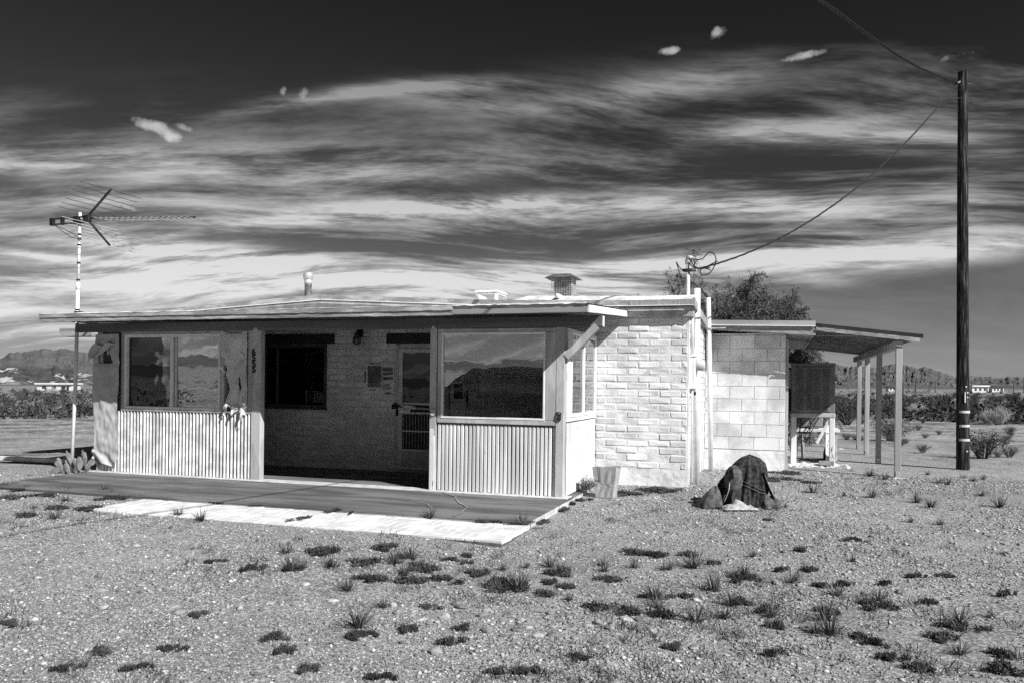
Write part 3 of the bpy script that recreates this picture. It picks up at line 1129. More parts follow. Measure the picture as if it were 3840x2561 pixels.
# ---- right side of the porch
sd = MB().box(-0.035, 0.0, 0.046, DM - 0.02, 0.0, 0.93).build('side_siding', 'corrugated_back', house)
bm2 = [MB().cbox(0.0, 0.007, -0.019, 0.019, 0.008, 0.915, 0.002, 0.0012).mesh('batten', 'side_white') for _ in range(4)]
for k in range(31):
    link('batten', rng.choice(bm2), sd, (0.0005, 0.09 + k * 0.0535, 0))
mb = MB()
for (a, b, c, d) in ((0.046, DM - 0.02, 0.931, 0.985), (0.046, DM - 0.02, 2.07, 2.10), (0.046, 0.22, 0.986, 2.069), (1.66, DM - 0.02, 0.986, 2.069)):
    mb.cbox(-0.03, 0.02, a, b, c, d, 0.004)
mb.build('window_casing', 'side_white', house)
sw_ = MB()
for (a, b, c, d) in ((0.2205, 1.6595, 0.986, 1.03), (0.2205, 1.6595, 2.03, 2.069), (0.2205, 0.26, 1.0305, 2.0295), (1.62, 1.6595, 1.0305, 2.0295), (0.90, 0.96, 1.0305, 2.0295)):
    sw_.cbox(-0.02, 0.028, a, b, c, d, 0.003)
swo = sw_.build('side_window', 'frame_white', house)
MB().box(-0.002, 0.002, 0.26, 0.90, 1.03, 2.03).build('pane', 'pane_dark', swo)
MB().box(0.006, 0.010, 0.96, 1.62, 1.03, 2.03).build('pane', 'pane', swo)
mb = MB()
mb.grid(lambda u, v: (-0.06 + 0.03 * noise.noise((u * 3, v * 4, 8)), 0.24 + 0.66 * u, 1.03 + 1.0 * v), 12, 12)
mb.build('torn_curtain', 'curtain', swo, True)
# left end of the porch
MB().box(-7.32, -7.285, 0.051, DM - 0.032, 0.0, 2.10).build('end_wall', 'white_paint', house)

# ---- porch roof
XP0, XP1, YP = -7.62, 0.45, -0.78


def zp(y):
    return 2.305 + (y - YP) * 0.062


mb = MB()
n = 60


def pr_fn(u, v):
    x = XP0 + 0.01 + (XP1 - XP0 - 0.02) * u
    y = YP + 0.012 + (DM - YP - 0.02) * v
    return (x, y, zp(y) + 0.006 * noise.noise((x * 1.7, y * 3, 0)))


mb.grid(pr_fn, 90, 20)
roof = mb.build('porch_roof', 'roofing', house, True)
mb = MB()
mb.add([(XP0 + .03, YP + .03, zp(YP) - .085), (XP1 - .03, YP + .03, zp(YP) - .085), (XP1 - .03, DM - .02, zp(DM) - .07), (XP0 + .03, DM - .02, zp(DM) - .07)], [(0, 1, 2, 3)])
mb.build('ceiling', 'soffit', roof)
xs = -1.19


def board(x0, x1, y0, y1, z0, z1, seg, amp, mat, nm, s):
    b = MB()
    def fn(u, v):
        x = x0 + (x1 - x0) * u
        k = v * 4
        q = [(y1, z1), (y0, z1), (y0, z0), (y1, z0), (y1, z1)]
        i = min(int(k), 3)
        t = k - i
        y = q[i][0] + (q[i + 1][0] - q[i][0]) * t
        z = q[i][1] + (q[i + 1][1] - q[i][1]) * t
        return (x, y + amp * noise.noise((x * 5, s + v * 3, 0)), z + amp * noise.noise((x * 7, s, 5 + v * 2)) + 0.4 * amp * noise.noise((x * 31, s, 2)))
    b.grid(fn, seg, 8)
    b.box(x0, x0 + 0.001, y0, y1, z0, z1)
    b.box(x1 - 0.001, x1, y0, y1, z0, z1)
    return b.build(nm, mat, roof)


board(XP0, xs, YP - 0.02, YP + 0.02, 2.205, 2.262, 120, 0.006, 'fascia_wood', 'fascia_board', 1)
board(XP0, -4.9, YP - 0.032, YP + 0.02, 2.264, 2.318, 60, 0.004, 'fascia_edge', 'edge_strip', 2)
board(-4.9, xs, YP - 0.034, YP + 0.02, 2.262, 2.322, 90, 0.007, 'fascia_edge', 'edge_strip', 3)
board(xs + 0.002, XP1, YP - 0.022, YP + 0.02, 2.215, 2.272, 60, 0.002, 'fascia_smooth', 'fascia_board', 4)
board(xs + 0.002, XP1 - 0.02, YP - 0.012, YP + 0.02, 2.274, 2.316, 60, 0.004, 'fascia_edge', 'edge_strip', 5)
# roofing lip curling over the front edge
mb = MB()
mb.grid(lambda u, v: (XP0 + 0.02 + (XP1 - XP0 - 0.03) * u, YP - 0.036 + 0.30 * v, 2.326 + 0.02 * v + 0.006 * noise.noise((u * 60, v * 2, 0)) - (0.014 + 0.010 * noise.noise((u * 90, 1, 0)) if v == 0 else 0)), 200, 5)
mb.build('roofing_lip', 'roofing', roof, True)
# rakes
for (x, nm, mt) in ((XP1, 'rake_board', 'white_paint'), (XP0, 'rake_board', 'fascia_wood')):
    mb = MB()
    w2 = 0.014
    mb.add([(x - w2, YP + .021, 2.215), (x + w2, YP + .021, 2.215), (x + w2, DM - .03, 2.215 + (zp(DM) - zp(YP))), (x - w2, DM - .03, 2.215 + (zp(DM) - zp(YP))),
            (x - w2, YP + .021, 2.300), (x + w2, YP + .021, 2.300), (x + w2, DM - .03, 2.300 + (zp(DM) - zp(YP))), (x - w2, DM - .03, 2.300 + (zp(DM) - zp(YP)))],
           [(0, 3, 2, 1), (4, 5, 6, 7), (0, 1, 5, 4), (1, 2, 6, 5), (2, 3, 7, 6), (3, 0, 4, 7)])
    mb.build(nm, mt, roof)
mb = MB()
mb.grid(lambda u, v: (XP1 - 0.10 + 0.13 * v, YP - 0.03 + (DM - YP) * u, 2.318 + (zp(DM) - zp(YP)) * u + 0.008 * noise.noise((u * 30, v, 0)) - 0.006 * v), 50, 3)
mb.build('roofing_lip', 'roofing', roof, True)
# ---- main roof (low gable towards the front) and the front gable strip
YM = 1.62
prof_m = [(-9.78, 2.475), (-7.66, 2.590), (-4.48, 2.757), (-1.72, 2.616), (0.5, 2.560), (1.40, 2.560)]


def zmain(x, y):
    z = prof_m[-1][1]
    for (xa, za), (xb, zb) in zip(prof_m, prof_m[1:]):
        if x <= xb:
            z = za + (zb - za) * (x - xa) / (xb - xa)
            break
    return z - 0.075 * max(0, y - 1.75) * sstep(x, -1.5, 1.0)


mb = MB()
mb.grid(lambda u, v: (-9.78 + 11.18 * u, YM + 7.4 * v, zmain(-9.78 + 11.18 * u, YM + 7.4 * v) + (0.03 + 0.005 * noise.noise((u * 60, v * 30, 0)))), 80, 30)
mroof = mb.build('main_roof', 'roofing', house, True)
mb = MB()
mb.grid(lambda u, v: (-9.7 + 11.0 * u, YM + 0.05 + 7.3 * v, zmain(-9.7 + 11.0 * u, YM + 7.3 * v) - 0.06), 40, 10)
mb.build('ceiling', 'soffit', mroof)
for (xa, xb, mt) in ((-9.78, -4.48, 'fascia_edge'), (-4.48, -1.72, 'fascia_edge'), (-1.72, 0.5, 'fascia_edge'), (0.5, 1.40, 'fascia_smooth')):
    za, zb = zmain(xa, YM), zmain(xb, YM)
    mb = MB()
    mb.grid(lambda u, v: (xa + 0.002 + (xb - xa - 0.004) * u, YM - 0.015 + 0.003 * noise.noise((u * 40, v, xa)), za + (zb - za) * u - 0.045 + 0.078 * v + 0.003 * noise.noise((u * 40, v * 3, xa))), 70, 3)
    mb.grid(lambda u, v: (xa + 0.002 + (xb - xa - 0.004) * u, YM - 0.015 + 0.04 * v, za + (zb - za) * u - 0.045), 20, 1)
    mb.build('fascia_board', mt, mroof)
    mb = MB()
    mb.add([(xa + .003, YM - 0.022, za - .052), (xb - .003, YM - 0.022, zb - .052), (xb - .003, YM - 0.022, zb - .042), (xa + .003, YM - 0.022, za - .042),
            (xa + .003, YM + 0.01, za - .052), (xb - .003, YM + 0.01, zb - .052), (xb - .003, YM + 0.01, zb - .042), (xa + .003, YM + 0.01, za - .042)],
           [(0, 1, 2, 3), (4, 7, 6, 5), (0, 4, 5, 1), (3, 2, 6, 7)])
    mb.build('drip_edge', 'frame_white', mroof)
# gable strip under it
mb = MB()
pl = [(x, zmain(x, YM) - 0.05) for x, _ in prof_m[1:4]]
mb.prism([(-7.66, 2.38), (-1.72, 2.38)] + [(x, z) for x, z in pl[::-1]], YM + 0.06, YM + 0.10)
mb.build('gable_strip', 'trim_grey', mroof)
# white roofing turned up along the right half of the roof edge
mb = MB()
mb.grid(lambda u, v: (-1.35 + 2.75 * u, YM + 0.01 + 0.36 * v, zmain(-1.35 + 2.75 * u, YM) + 0.033 + 0.095 * math.sin(v * 1.57) * sstep(u, 0, 0.10) + 0.010 * noise.noise((u * 24, v * 3, 2)) + 0.004 * noise.noise((u * 90, v * 9, 2))), 120, 8)
mb.build('roofing_curb', 'roofing', mroof, True)
# frieze on the right bay, barge board on the side
MB().cbox(0.30, XR + 0.02, DM - 0.075, DM - 0.013, 2.365, 2.50, 0.004).build('frieze_board', 'trim_grey', house)
mb = MB()
mb.add([(XR + .06, YM + .0, 2.50), (XR + .09, YM + .0, 2.50), (XR + .09, DA - .1, 2.31), (XR + .06, DA - .1, 2.31), (XR + .06, YM + .0, 2.61), (XR + .09, YM + .0, 2.61), (XR + .09, DA - .1, 2.44), (XR + .06, DA - .1, 2.44)],
       [(0, 3, 2, 1), (4, 5, 6, 7), (0, 1, 5, 4), (1, 2, 6, 5), (2, 3, 7, 6), (3, 0, 4, 7)])
mb.build('barge_board', 'fascia_smooth', mroof)
MB().box(XR - 0.03, XR + 0.0595, DM - 0.08, DA - 0.02, 2.362, 2.43).build('side_frieze', 'fascia_smooth', house)
# left eave of the main block
MB().cbox(-9.74, -9.0, DM - 0.30, DM - 0.04, 2.15, 2.29, 0.004).build('eave_beam', 'fascia_wood', house)
# ---- annex of concrete block
an = MB().box(XR + 0.001, XA - 0.012, DA + 0.012, DA + 0.2, -0.2, 2.30).build('annex_wall', 'mortar', house)
courses(an, 'concrete_block', XR + 0.01, XA, 0.335, 2.265, 0.2032, 0.406, DA, 'cmu_paint', joint=0.006, jit=0.0012, proud=0.0015, cham=0.004, half=0.5, deep=0.1)
mb = MB()
mb.grid(lambda u, v: (XR + 0.006 + (XA - XR - 0.004) * u, DA - 0.008 - 0.008 * (noise.noise((u * 6, v * 2, 7)) + 0.4 * noise.noise((u * 19, v * 6, 3))) - 0.008 * (1 - v), -0.2 + 0.53 * v), 50, 14)
mb.build('plaster_base', 'stucco', an, True)
mb = MB()
mb.box(XA - 0.2, XA - 0.004, DA + 0.201, 9.2, -0.2, 2.2)
mb.box(XR + 0.002, XA - 0.201, 9.0, 9.2, -0.2, 2.2)
mb.build('annex_side_wall', 'white_paint', house)
MB().cbox(XA - 0.003, XA + 0.05, DA + 0.12, DA + 0.20, 0.0, 2.2, 0.004).build('corner_board', 'trim_grey', house)
# annex roof
YA = 4.10
mb = MB()
mb.add([(1.40, YA, 2.50), (3.07, YA, 2.462), (3.07, 9.4, 2.44), (1.40, 9.4, 2.47), (1.40, YA, 2.42), (3.07, YA, 2.385), (3.07, 9.4, 2.36), (1.40, 9.4, 2.39)],
       [(0, 1, 2, 3), (7, 6, 5, 4), (4, 5, 1, 0), (5, 6, 2, 1), (6, 7, 3, 2), (7, 4, 0, 3)])
aroof = mb.build('annex_roof', 'roofing', house)
mb = MB()
mb.grid(lambda u, v: (1.41 + 1.665 * u, YA - 0.02 + 0.002 * noise.noise((u * 30, v, 0)), 2.425 - 0.036 * u + 0.078 * v), 40, 2)
mb.build('fascia_board', 'fascia_smooth', aroof)
MB().bar((1.41, YA - 0.025, 2.418), (3.075, YA - 0.025, 2.382), 0.03, 0.012).build('drip_edge', 'frame_white', aroof)
b = MB()
b.grid(lambda u, v: (1.42 + 1.66 * u, YA + 0.004 - 0.006 * noise.noise((u * 14, v * 4, 2)), (2.365 - 0.13 * u) + (2.410 - 0.036 * u - (2.365 - 0.13 * u)) * v - 0.008 * noise.noise((u * 16, 0, 3)) * (1 - v)), 70, 4)
b.box(1.42, 3.07, YA + 0.012, YA + 0.03, 2.35, 2.38)
b.build('eave_board', 'fascia_wood', aroof)
mb = MB()
mb.add([(1.42, YA + 0.03, 2.36), (3.06, YA + 0.03, 2.25), (3.06, 9.3, 2.25), (1.42, 9.3, 2.36)], [(0, 1, 2, 3)])
mb.build('soffit_panel', 'fascia_smooth', aroof)
mb = MB()
mb.bar((3.05, YA + 0.01, 2.33), (3.05, 9.3, 2.32), 0.04, 0.17)
mb.build('edge_beam', 'fascia_wood', aroof)
# patio cover
mb = MB()
YF = 11.3


def zpt(x):
    return 2.425 + (x - 3.08) * (2.235 - 2.425) / (4.62 - 3.08)


mb.add([(3.08, YA, zpt(3.08)), (4.62, YA, zpt(4.62)), (4.62, YF, zpt(4.62)), (3.08, YF, zpt(3.08)),
        (3.08, YA, zpt(3.08) - .03), (4.62, YA, zpt(4.62) - .03), (4.62, YF, zpt(4.62) - .03), (3.08, YF, zpt(3.08) - .03)],
       [(0, 1, 2, 3), (7, 6, 5, 4), (4, 5, 1, 0), (5, 6, 2, 1), (6, 7, 3, 2), (7, 4, 0, 3)])
pat = mb.build('patio_roof', 'dark_timber', house)
b = MB()
b.grid(lambda u, v: (3.085 + 1.50 * u, YA - 0.02 - 0.006 * noise.noise((u * 13, v * 3, 4)), zpt(3.085 + 1.5 * u) - 0.115 + 0.058 * v + 0.008 * noise.noise((u * 15, v, 8))), 60, 3)
b.box(3.085, 4.585, YA - 0.012, YA + 0.02, 2.22, 2.221)
b.build('front_board', 'fascia_edge', pat)
b = MB()
b.grid(lambda u, v: (3.085 + 1.55 * u, YA - 0.015, zpt(3.085 + 1.55 * u) - 0.055 + 0.06 * v), 20, 1)
b.build('roofing_edge', 'dark_timber', pat)
b = MB()
b.grid(lambda u, v: (4.60 + 0.035 * v, YA - 0.03 + 7.2 * u, zpt(4.62) - 0.02 + 0.03 * math.sin(v * 2) + 0.006 * noise.noise((u * 60, v, 0))), 60, 3)
b.build('roofing_lip', 'roofing', pat, True)
rib = MB().bar((3.12, 0, zpt(3.12) - 0.05), (4.60, 0, zpt(4.60) - 0.05), 0.05, 0.035).mesh('rib', 'old_wood')
y = YA + 0.10
while y < YF:
    link('rib', rib, pat, (0, y, 0))
    y += 0.21
MB().cbox(4.255, 4.355, YA + 0.06, YF, 2.025, 2.147, 0.006).build('beam', 'raw_wood', pat)
for (x, y) in ((4.30, 4.12), (4.30, 6.57), (4.30, 8.60), (4.30, 10.25)):
    z0 = -0.03
    po = MB().cbox(x - 0.045, x + 0.045, y - 0.045, y + 0.045, z0, 2.024, 0.005).build('patio_post', 'raw_wood', house)
    MB().cbox(x - 0.03, x + 0.03, y - 0.052, y - 0.046, z0 + 0.02, z0 + 0.14, 0.002).build('post_anchor', 'galv', po)
    mb = MB()
    mb.cbox(x - 0.42, x + 0.14, y - 0.16, y + 0.16, z0 - 0.12, z0 + 0.032, 0.02, 0.02)
    mb.build('footing', 'stucco', po)

# ================================================================== THINGS ON AND AROUND THE HOUSE
def hthing(name, label, cat, x, y, z, group=None):
    """an Empty standing at house position x, y, z; children use local metres, house axes"""
    o = link(name, None)
    o.matrix_world = Matrix.Translation(hw(x, y, z)) @ Matrix.Rotation(-YAW, 4, 'Z')
    return tag(o, label, cat, group)


# ---- cloths nailed over the window edges
def cloth(name, label, mat, x0, z0, wd, ht, fn, keep, nu=40, nv=90):
    o = hthing(name, label, 'cloth', x0, 0, z0)
    mb = MB()
    mb.grid(fn, nu, nv, keep)
    mb.build('fabric', mat, o, True)
    return o


def cl1(u, v):
    xl = 0.0 + 0.02 * math.sin(v * 7) - (0.03 if v < 0.12 else 0)
    xr = 0.47 + 0.012 * math.sin(v * 11) - 0.05 * (1 - sstep(v, 0.0, 0.10))
    x = xl + (xr - xl) * u
    z = 1.97 * v + (1 - sstep(v, 0, 0.15)) * (0.10 - 0.14 * u)
    y = -0.075 + 0.012 * noise.noise((u * 4, v * 8, 0)) + 0.010 * noise.noise((u * 7, v * 20, 4))
    y += 0.02 * math.sin((u + v * 6) * 9) * (1 - sstep(v, 0.02, 0.14)) - 0.012 * abs(math.sin(v * 9.4)) ** 8
    return (x, y - 0.02 * (1 - sstep(v, 0.75, 0.78)), z)


c1 = cloth('window_cover', 'long pale cloth with a torn hole hanging beside the left window', 'cloth_grey', -7.33, 0.10, 0.5, 1.97, cl1,
           lambda u, v: not (0.20 < u < 0.78 - (v - 0.77) * 1.6 and 0.775 < v < 0.925))
mb = MB()
mb.grid(lambda u, v: (-0.02 + 0.40 * u - 0.10 * v * (1 - u), -0.10 - 0.03 * math.sin(u * 9 + v * 5) - 0.02 * v, 1.80 + 0.05 * u - 0.26 * v * (1 - 0.75 * u) + 0.02 * math.sin(u * 11)), 20, 12)
mb.build('torn_flap', 'cloth_grey', c1, True)
mb = MB()
mb.grid(lambda u, v: (0.25 + 0.03 * u + 0.008 * math.sin(v * 11), -0.09, 1.66 + 0.20 * v), 3, 10)
mb.build('torn_strip', 'cloth_grey', c1, True)


def cl2(u, v):
    # v from bottom 0 to top 1
    lf = [(0, 0.16), (0.06, 0.24), (0.12, 0.10), (0.3, 0.17), (0.45, 0.12), (0.57, 0.12), (0.60, 0.07), (0.66, 0.10), (0.70, 0.02), (0.8, 0.0), (1.0, 0.02)]
    rt = [(0, 0.42), (0.1, 0.45), (0.3, 0.47), (0.5, 0.46), (0.8, 0.47), (1.0, 0.46)]

    def ip(t):
        for (a, b), (c, d) in zip(t, t[1:]):
            if v <= c:
                return b + (d - b) * (v - a) / (c - a)
        return t[-1][1]
    xl, xr = ip(lf) + 0.012 * noise.noise((v * 40, 0, 0)), ip(rt) + 0.008 * noise.noise((v * 40, 3, 0))
    x = xl + (xr - xl) * u
    y = -0.075 + 0.02 * noise.noise((u * 4, v * 5, 2)) + 0.022 * math.sin(u * 14 + v * 5) * (1 - v) * (0.3 + u) + 0.012 * noise.noise((u * 12, v * 14, 5))
    z = 1.16 * v - 0.03 * (1 - v) * math.sin(u * 8) - 0.04 * math.sin(math.pi * u) * v * (1 if v > 0.97 else 0)
    return (x, y, z)


c2 = cloth('window_cover', 'ragged torn cloth hanging between the left window and the numbered post', 'cloth_ragged', -5.07, 0.94, 0.5, 1.16, cl2,
           lambda u, v: not ((0.52 < u < 0.75 and 0.22 < v < 0.42 and abs(u - 0.64) < 0.10 - abs(v - 0.32) * 0.7) or (0.12 < u < 0.55 and 0.80 < v < 0.805)))
for (x, z, a, L) in ((0.05, 0.66, 0.3, 0.18), (0.16, 0.13, -0.5, 0.16), (0.22, 0.10, 0.2, 0.14), (0.40, 0.30, 0.3, 0.22), (0.42, 0.12, -0.1, 0.28), (0.09, 0.60, -0.6, 0.12), (0.38, 0.85, 0.2, 0.2)):
    mb = MB()
    mb.grid(lambda u, v: (x + (u - 0.5) * 0.07 * (1 - 0.7 * v) + math.sin(a) * L * v, -0.105 - 0.02 * math.sin(v * 6 + x * 40), z - L * v + 0.015 * math.sin(u * 6)), 5, 10)
    mb.build('tatter', 'cloth_ragged', c2, True)

# ---- papers
def letters(txt, size, parent, x, y, z, bold=0.0):
    cu = bpy.data.curves.new('lettering', 'FONT')
    cu.body = txt
    cu.size = size
    cu.offset = bold
    cu.space_line = 0.92
    tmp = bpy.data.objects.new('lettering_tmp', cu)
    col.objects.link(tmp)
    bpy.context.view_layer.update()
    me = bpy.data.meshes.new_from_object(tmp.evaluated_get(bpy.context.evaluated_depsgraph_get()))
    bpy.data.objects.remove(tmp)
    me.materials.clear()
    me.materials.append(MATS['ink'])
    return link('lettering', me, parent, (x, y, z), (math.pi / 2, 0, 0))


n1 = hthing('paper_notice', 'large handwritten paper notice taped to the wall left of the door', 'notice', -3.72, DM - 0.018, 1.29)
MB().box(0, 0.285, -0.002, 0.0, 0, 0.395).build('sheet', 'paper', n1)
MB().box(0.03, 0.268, -0.0035, -0.0022, 0.03, 0.375).build('grey_field', 'paper_grey', n1)
letters('Please knock here\nJESUS, COME QUICKLY LORD\nLORD I AM ASKING YOU COME\nSO MANY CAN SEE AS I SEE\nYOU SEE I CAN BE QUIET\nMERCY YOU ARE TRULY\nWELCOME TO THE KINGDOM\nJESUS, PLEASE COME QUICKLY\nPLEASE LORD DO IT ALWAYS\nANGELS, I CAN HEAR THE WAY\nCOME PLEASE GIVE ME NO MATTER\nWHAT YOU DO, HEAL US, SAVE US\nIN THE NAME OF THE LORD\nFOR ME AND YOU', 0.0205, n1, 0.036, -0.0042, 0.352, 0.0006)
for (a, b, c, d) in ((0.08, 0.15, 0.396, 0.41), (0.07, 0.17, -0.016, -0.004), (-0.022, -0.008, 0.10, 0.28)):
    MB().box(a, b, -0.006, 0.0, c, d).build('tape', 'black', n1)
n2 = hthing('paper_notice', 'narrow handwritten paper notice between the large notice and the door', 'notice', -3.425, DM - 0.018, 1.245)
MB().box(0, 0.20, -0.002, 0.0, 0, 0.435).build('sheet', 'paper', n2)
for (a, b) in ((0.335, 0.385), (0.275, 0.315), (0.195, 0.245)):
    MB().box(0.012, 0.185, -0.0035, -0.0022, a, b).build('grey_band', 'paper_grey', n2)
letters('There was anyone\nout of the heart\nlove his self alone\nSo, but in all ways\nbut I always knew\nCOME LORD\n     JESUS\n       I\nLOVE YOU SO\n     MUCH', 0.023, n2, 0.012, -0.0042, 0.392, 0.0006)
letters('For He is surely here\nas your rock needs\nall sins forgiven\nfrom the voice within\nAnd hell is not deserved\nknow and give thanks\nplease and help', 0.0165, n2, 0.01, -0.0042, 0.125, 0.0008)
MB().box(0.05, 0.15, -0.006, 0.0, -0.02, -0.003).build('tape', 'black', n2)
n3 = hthing('paper_notice', 'framed dark photograph on a paper behind the right porch window', 'picture', -2.23, DM - 0.018, 1.13)
MB().box(0, 0.19, -0.002, 0, 0, 0.38).build('sheet', 'paper', n3)
MB().box(0.02, 0.17, -0.0035, -0.0022, 0.03, 0.26).build('photograph', 'black', n3)
letters('BLESSED ARE\nTHEY THAT\nDWELL AMONG US', 0.021, n3, 0.01, -0.0035, 0.35, 0.0006)
n4 = hthing('paper_notice', 'closely written paper hung beside the picture behind the right window', 'notice', -2.025, DM - 0.018, 1.15)
MB().box(0, 0.21, -0.002, 0, 0, 0.31).build('sheet', 'paper', n4)
letters('The spirit of the Lord is\nupon me because he has\nanointed me to preach\ngood tidings to the poor\nhe has sent me to heal\nthe brokenhearted and to\nproclaim liberty to the\ncaptives and recovery\nof sight to the blind', 0.021, n4, 0.01, -0.0035, 0.285, 0.0008)

# ---- porch lamp
lamp = hthing('porch_lamp', 'dark glass jar lamp on the recessed wall above the notices', 'lamp', -3.83, DM - 0.02, 2.06)
mb = MB()
mb.cbox(-0.05, 0.05, -0.03, 0.01, 0.05, 0.17, 0.01)
mb.tube([(0, -0.03, 0.13), (0, -0.09, 0.14), (0, -0.11, 0.09)], 0.016, 8)
mb.build('bracket', 'black', lamp, True)
mb = MB()
mb.tube([(0, -0.11, 0.105), (0, -0.11, 0.05)], [0.03, 0.05], 12)
mb.build('cap', 'dark_metal', lamp, True)
mb = MB()
mb.tube([(0, -0.11, 0.05), (0, -0.11, 0.02), (0, -0.11, -0.03), (0, -0.11, -0.065), (0, -0.11, -0.08)], [0.052, 0.068, 0.066, 0.04, 0.012], 14)
m = M('lamp_glass', 0.04, 0.09, 30, rough=0.12, spec=0.8)
mb.build('globe', 'lamp_glass', lamp, True)

# ---- hanging chain behind the right window
ch = hthing('hanging_chain', 'chain with a dark tassel hanging inside the right porch window', 'chain', -1.46, 0.40, 0.93)
for k in range(22):
    link_me = MB()
    pts = [(0.008 * math.cos(a) if k % 2 else 0, 0 if k % 2 else 0.008 * math.cos(a), 0.016 * math.sin(a)) for a in [i * math.pi / 4 for i in range(9)]]
    link_me.tube(pts, 0.003, 5, False)
    s = -1 if k < 16 else 1
    zz = 0.03 + (k % 8) * 0.026 if k < 16 else 0.38 + (k - 16) * 0.028
    xx = (0.035 if k < 8 else -0.02) * (1 - (k % 8) / 8) if k < 16 else 0
    link_me.build('chain_link', 'dark_metal', ch, loc=(xx, 0, zz))
mb = MB()
mb.tube([(0, 0, 0.22), (0, 0, 0.27), (0, 0, 0.33), (0, 0, 0.39)], [0.018, 0.024, 0.016, 0.006], 8)
mb.build('tassel', 'black', ch, True)
mb = MB()
mb.tube([(0, 0, 0.54), (0, 0, 1.29)], 0.004, 5)
mb.build('cord', 'dark_metal', ch)

# ---- television antenna on its mast
ant = hthing('antenna_mast', 'tall thin white mast strapped to the left end of the porch roof', 'mast', -7.745, 0.0, -0.06)
mb = MB()
mb.tube([(0.0, -0.10, 0), (0.02, -0.05, 1.4), (0.03, -0.02, 2.93)], 0.027, 10)
lower = mb.build('lower_tube', 'mast_white', ant, True)
mb = MB()
mb.tube([(0.03, -0.02, 2.86), (0.045, 0.0, 4.02)], 0.021, 10)
mb.build('upper_tube', 'mast_white', ant, True)
mb = MB()
mb.tube([(0.03, -0.02, 2.82), (0.031, -0.02, 2.92)], 0.031, 10)
mb.build('coupling', 'mast_white', ant, True)
for z in (2.50, 2.96, 3.22, 3.50, 3.60, 3.66):
    mb = MB()
    t = (z - 2.86) / 1.16
    mb.tube([(0.03 + 0.015 * t, -0.02 + 0.02 * t, z), (0.03 + 0.015 * t, -0.02 + 0.02 * t, z + 0.025)], 0.025 if z > 2.9 else 0.031, 10)
    mb.build('tape_band', 'black', ant, True)
mb = MB()
mb.cbox(-0.01, 0.09, -0.06, 0.03, 2.42, 2.49, 0.005)
mb.build('roof_strap', 'dark_metal', ant)
tv = hthing('television_antenna', 'spiky television antenna with long boom on top of the mast', 'antenna', -7.70, 0.0, 3.83)
mb = MB()
for (z) in (0.0, -0.085):
    mb.bar((-0.60, -0.03, z + 0.045), (0.10, -0.03, z + 0.045), 0.02, 0.022)
mb.build('rear_rail', 'dark_metal', tv)
for (xa, xb) in ((-0.60, -0.52), (-0.38, -0.33), (-0.13, -0.02)):
    MB().cbox(xa, xb, -0.05, -0.005, -0.055, 0.06, 0.006).build('dipole_box', 'black', tv)
mb = MB()
mb.tube([(-0.58 + 0.03 * math.cos(a), -0.03, 0.003 + 0.055 * math.sin(a)) for a in [math.pi / 2 + i * math.pi / 8 for i in range(9)]], 0.005, 6)
mb.build('folded_dipole', 'steel', tv, True)
MB().bar((0.10, -0.03, 0.02), (2.14, -0.03, -0.092), 0.022, 0.024).build('boom', 'dark_metal', tv)
for k in range(17):
    x = 0.40 + k * 0.105
    z = 0.02 - 0.055 * (x - 0.1)
    MB().bar((x, -0.16, z - 0.014), (x + 0.06, 0.12, z - 0.014), 0.010, 0.010).build('director', 'steel', tv)
hub = MB().cbox(0.08, 0.20, -0.06, 0.0, -0.04, 0.06, 0.01).build('hub', 'dark_metal', tv)
for (s, tip) in ((1, (0.60, -0.03, 0.43)), (-1, (0.575, -0.03, -0.42))):
    a = Vector((0.12, -0.03, 0.02))
    b = Vector(tip)
    ar = MB().bar(a, b, 0.03, 0.022).build('reflector_arm', 'dark_metal', tv)
    for k in range(7):
        p = a + (b - a) * (0.16 + 0.14 * k)
        L = 0.42 if s > 0 else 0.36
        MB().tube([p + Vector((-0.17, -L, 0.03)), p + Vector((0.17, L, -0.06))], 0.005, 5).build('rod', 'steel' if s < 0 else 'dark_metal', ar)
mb = MB()
for off in (0, 0.05):
    mb.tube([(-0.50, -0.04, -0.05), (-0.33 + off, -0.05, -0.16 + off * 0.5), (-0.16 + off, -0.05, -0.26 + off), (0.02, -0.03, -0.31)], 0.005, 5)
mb.build('lead_wire', 'black', tv, True)

# ---- roof fittings
fl = hthing('flue_pipe', 'slim metal flue pipe with pale cap rising behind the roof ridge', 'flue', -6.23, 4.0, 2.60)
mb = MB()
mb.tube([(0, 0, 0), (0, 0, 0.84)], 0.07, 14)
mb.build('pipe', 'rust_metal', fl, True)
mb = MB()
mb.tube([(0, 0, 0.78), (0, 0, 0.80), (0, 0, 0.86), (0, 0, 0.92)], [0.075, 0.095, 0.095, 0.09], 14)
mb.tube([(0, 0, 0.70), (0, 0, 0.78)], 0.076, 14)
mb.build('cap', 'galv', fl, True)
cm = hthing('chimney', 'dark mesh chimney box under a flat metal hood on the roof', 'chimney', -1.07, 4.0, 2.50)
MB().box(-0.14, 0.14, -0.14, 0.14, 0, 0.72).build('liner', 'rust_metal', cm)
for (x0, y0, x1, y1) in ((-0.175, -0.175, 0.175, -0.175), (0.175, -0.175, 0.175, 0.175)):
    for k in range(13):
        t = k / 12
        MB().tube([(x0 + (x1 - x0) * t, y0 + (y1 - y0) * t, 0.38), (x0 + (x1 - x0) * t, y0 + (y1 - y0) * t, 0.74)], 0.004, 4).build('mesh_wire', 'galv', cm)
    for k in range(10):
        z = 0.40 + k * 0.036
        MB().tube([(x0, y0, z), (x1, y1, z)], 0.004, 4).build('mesh_wire', 'galv', cm)
mb = MB()
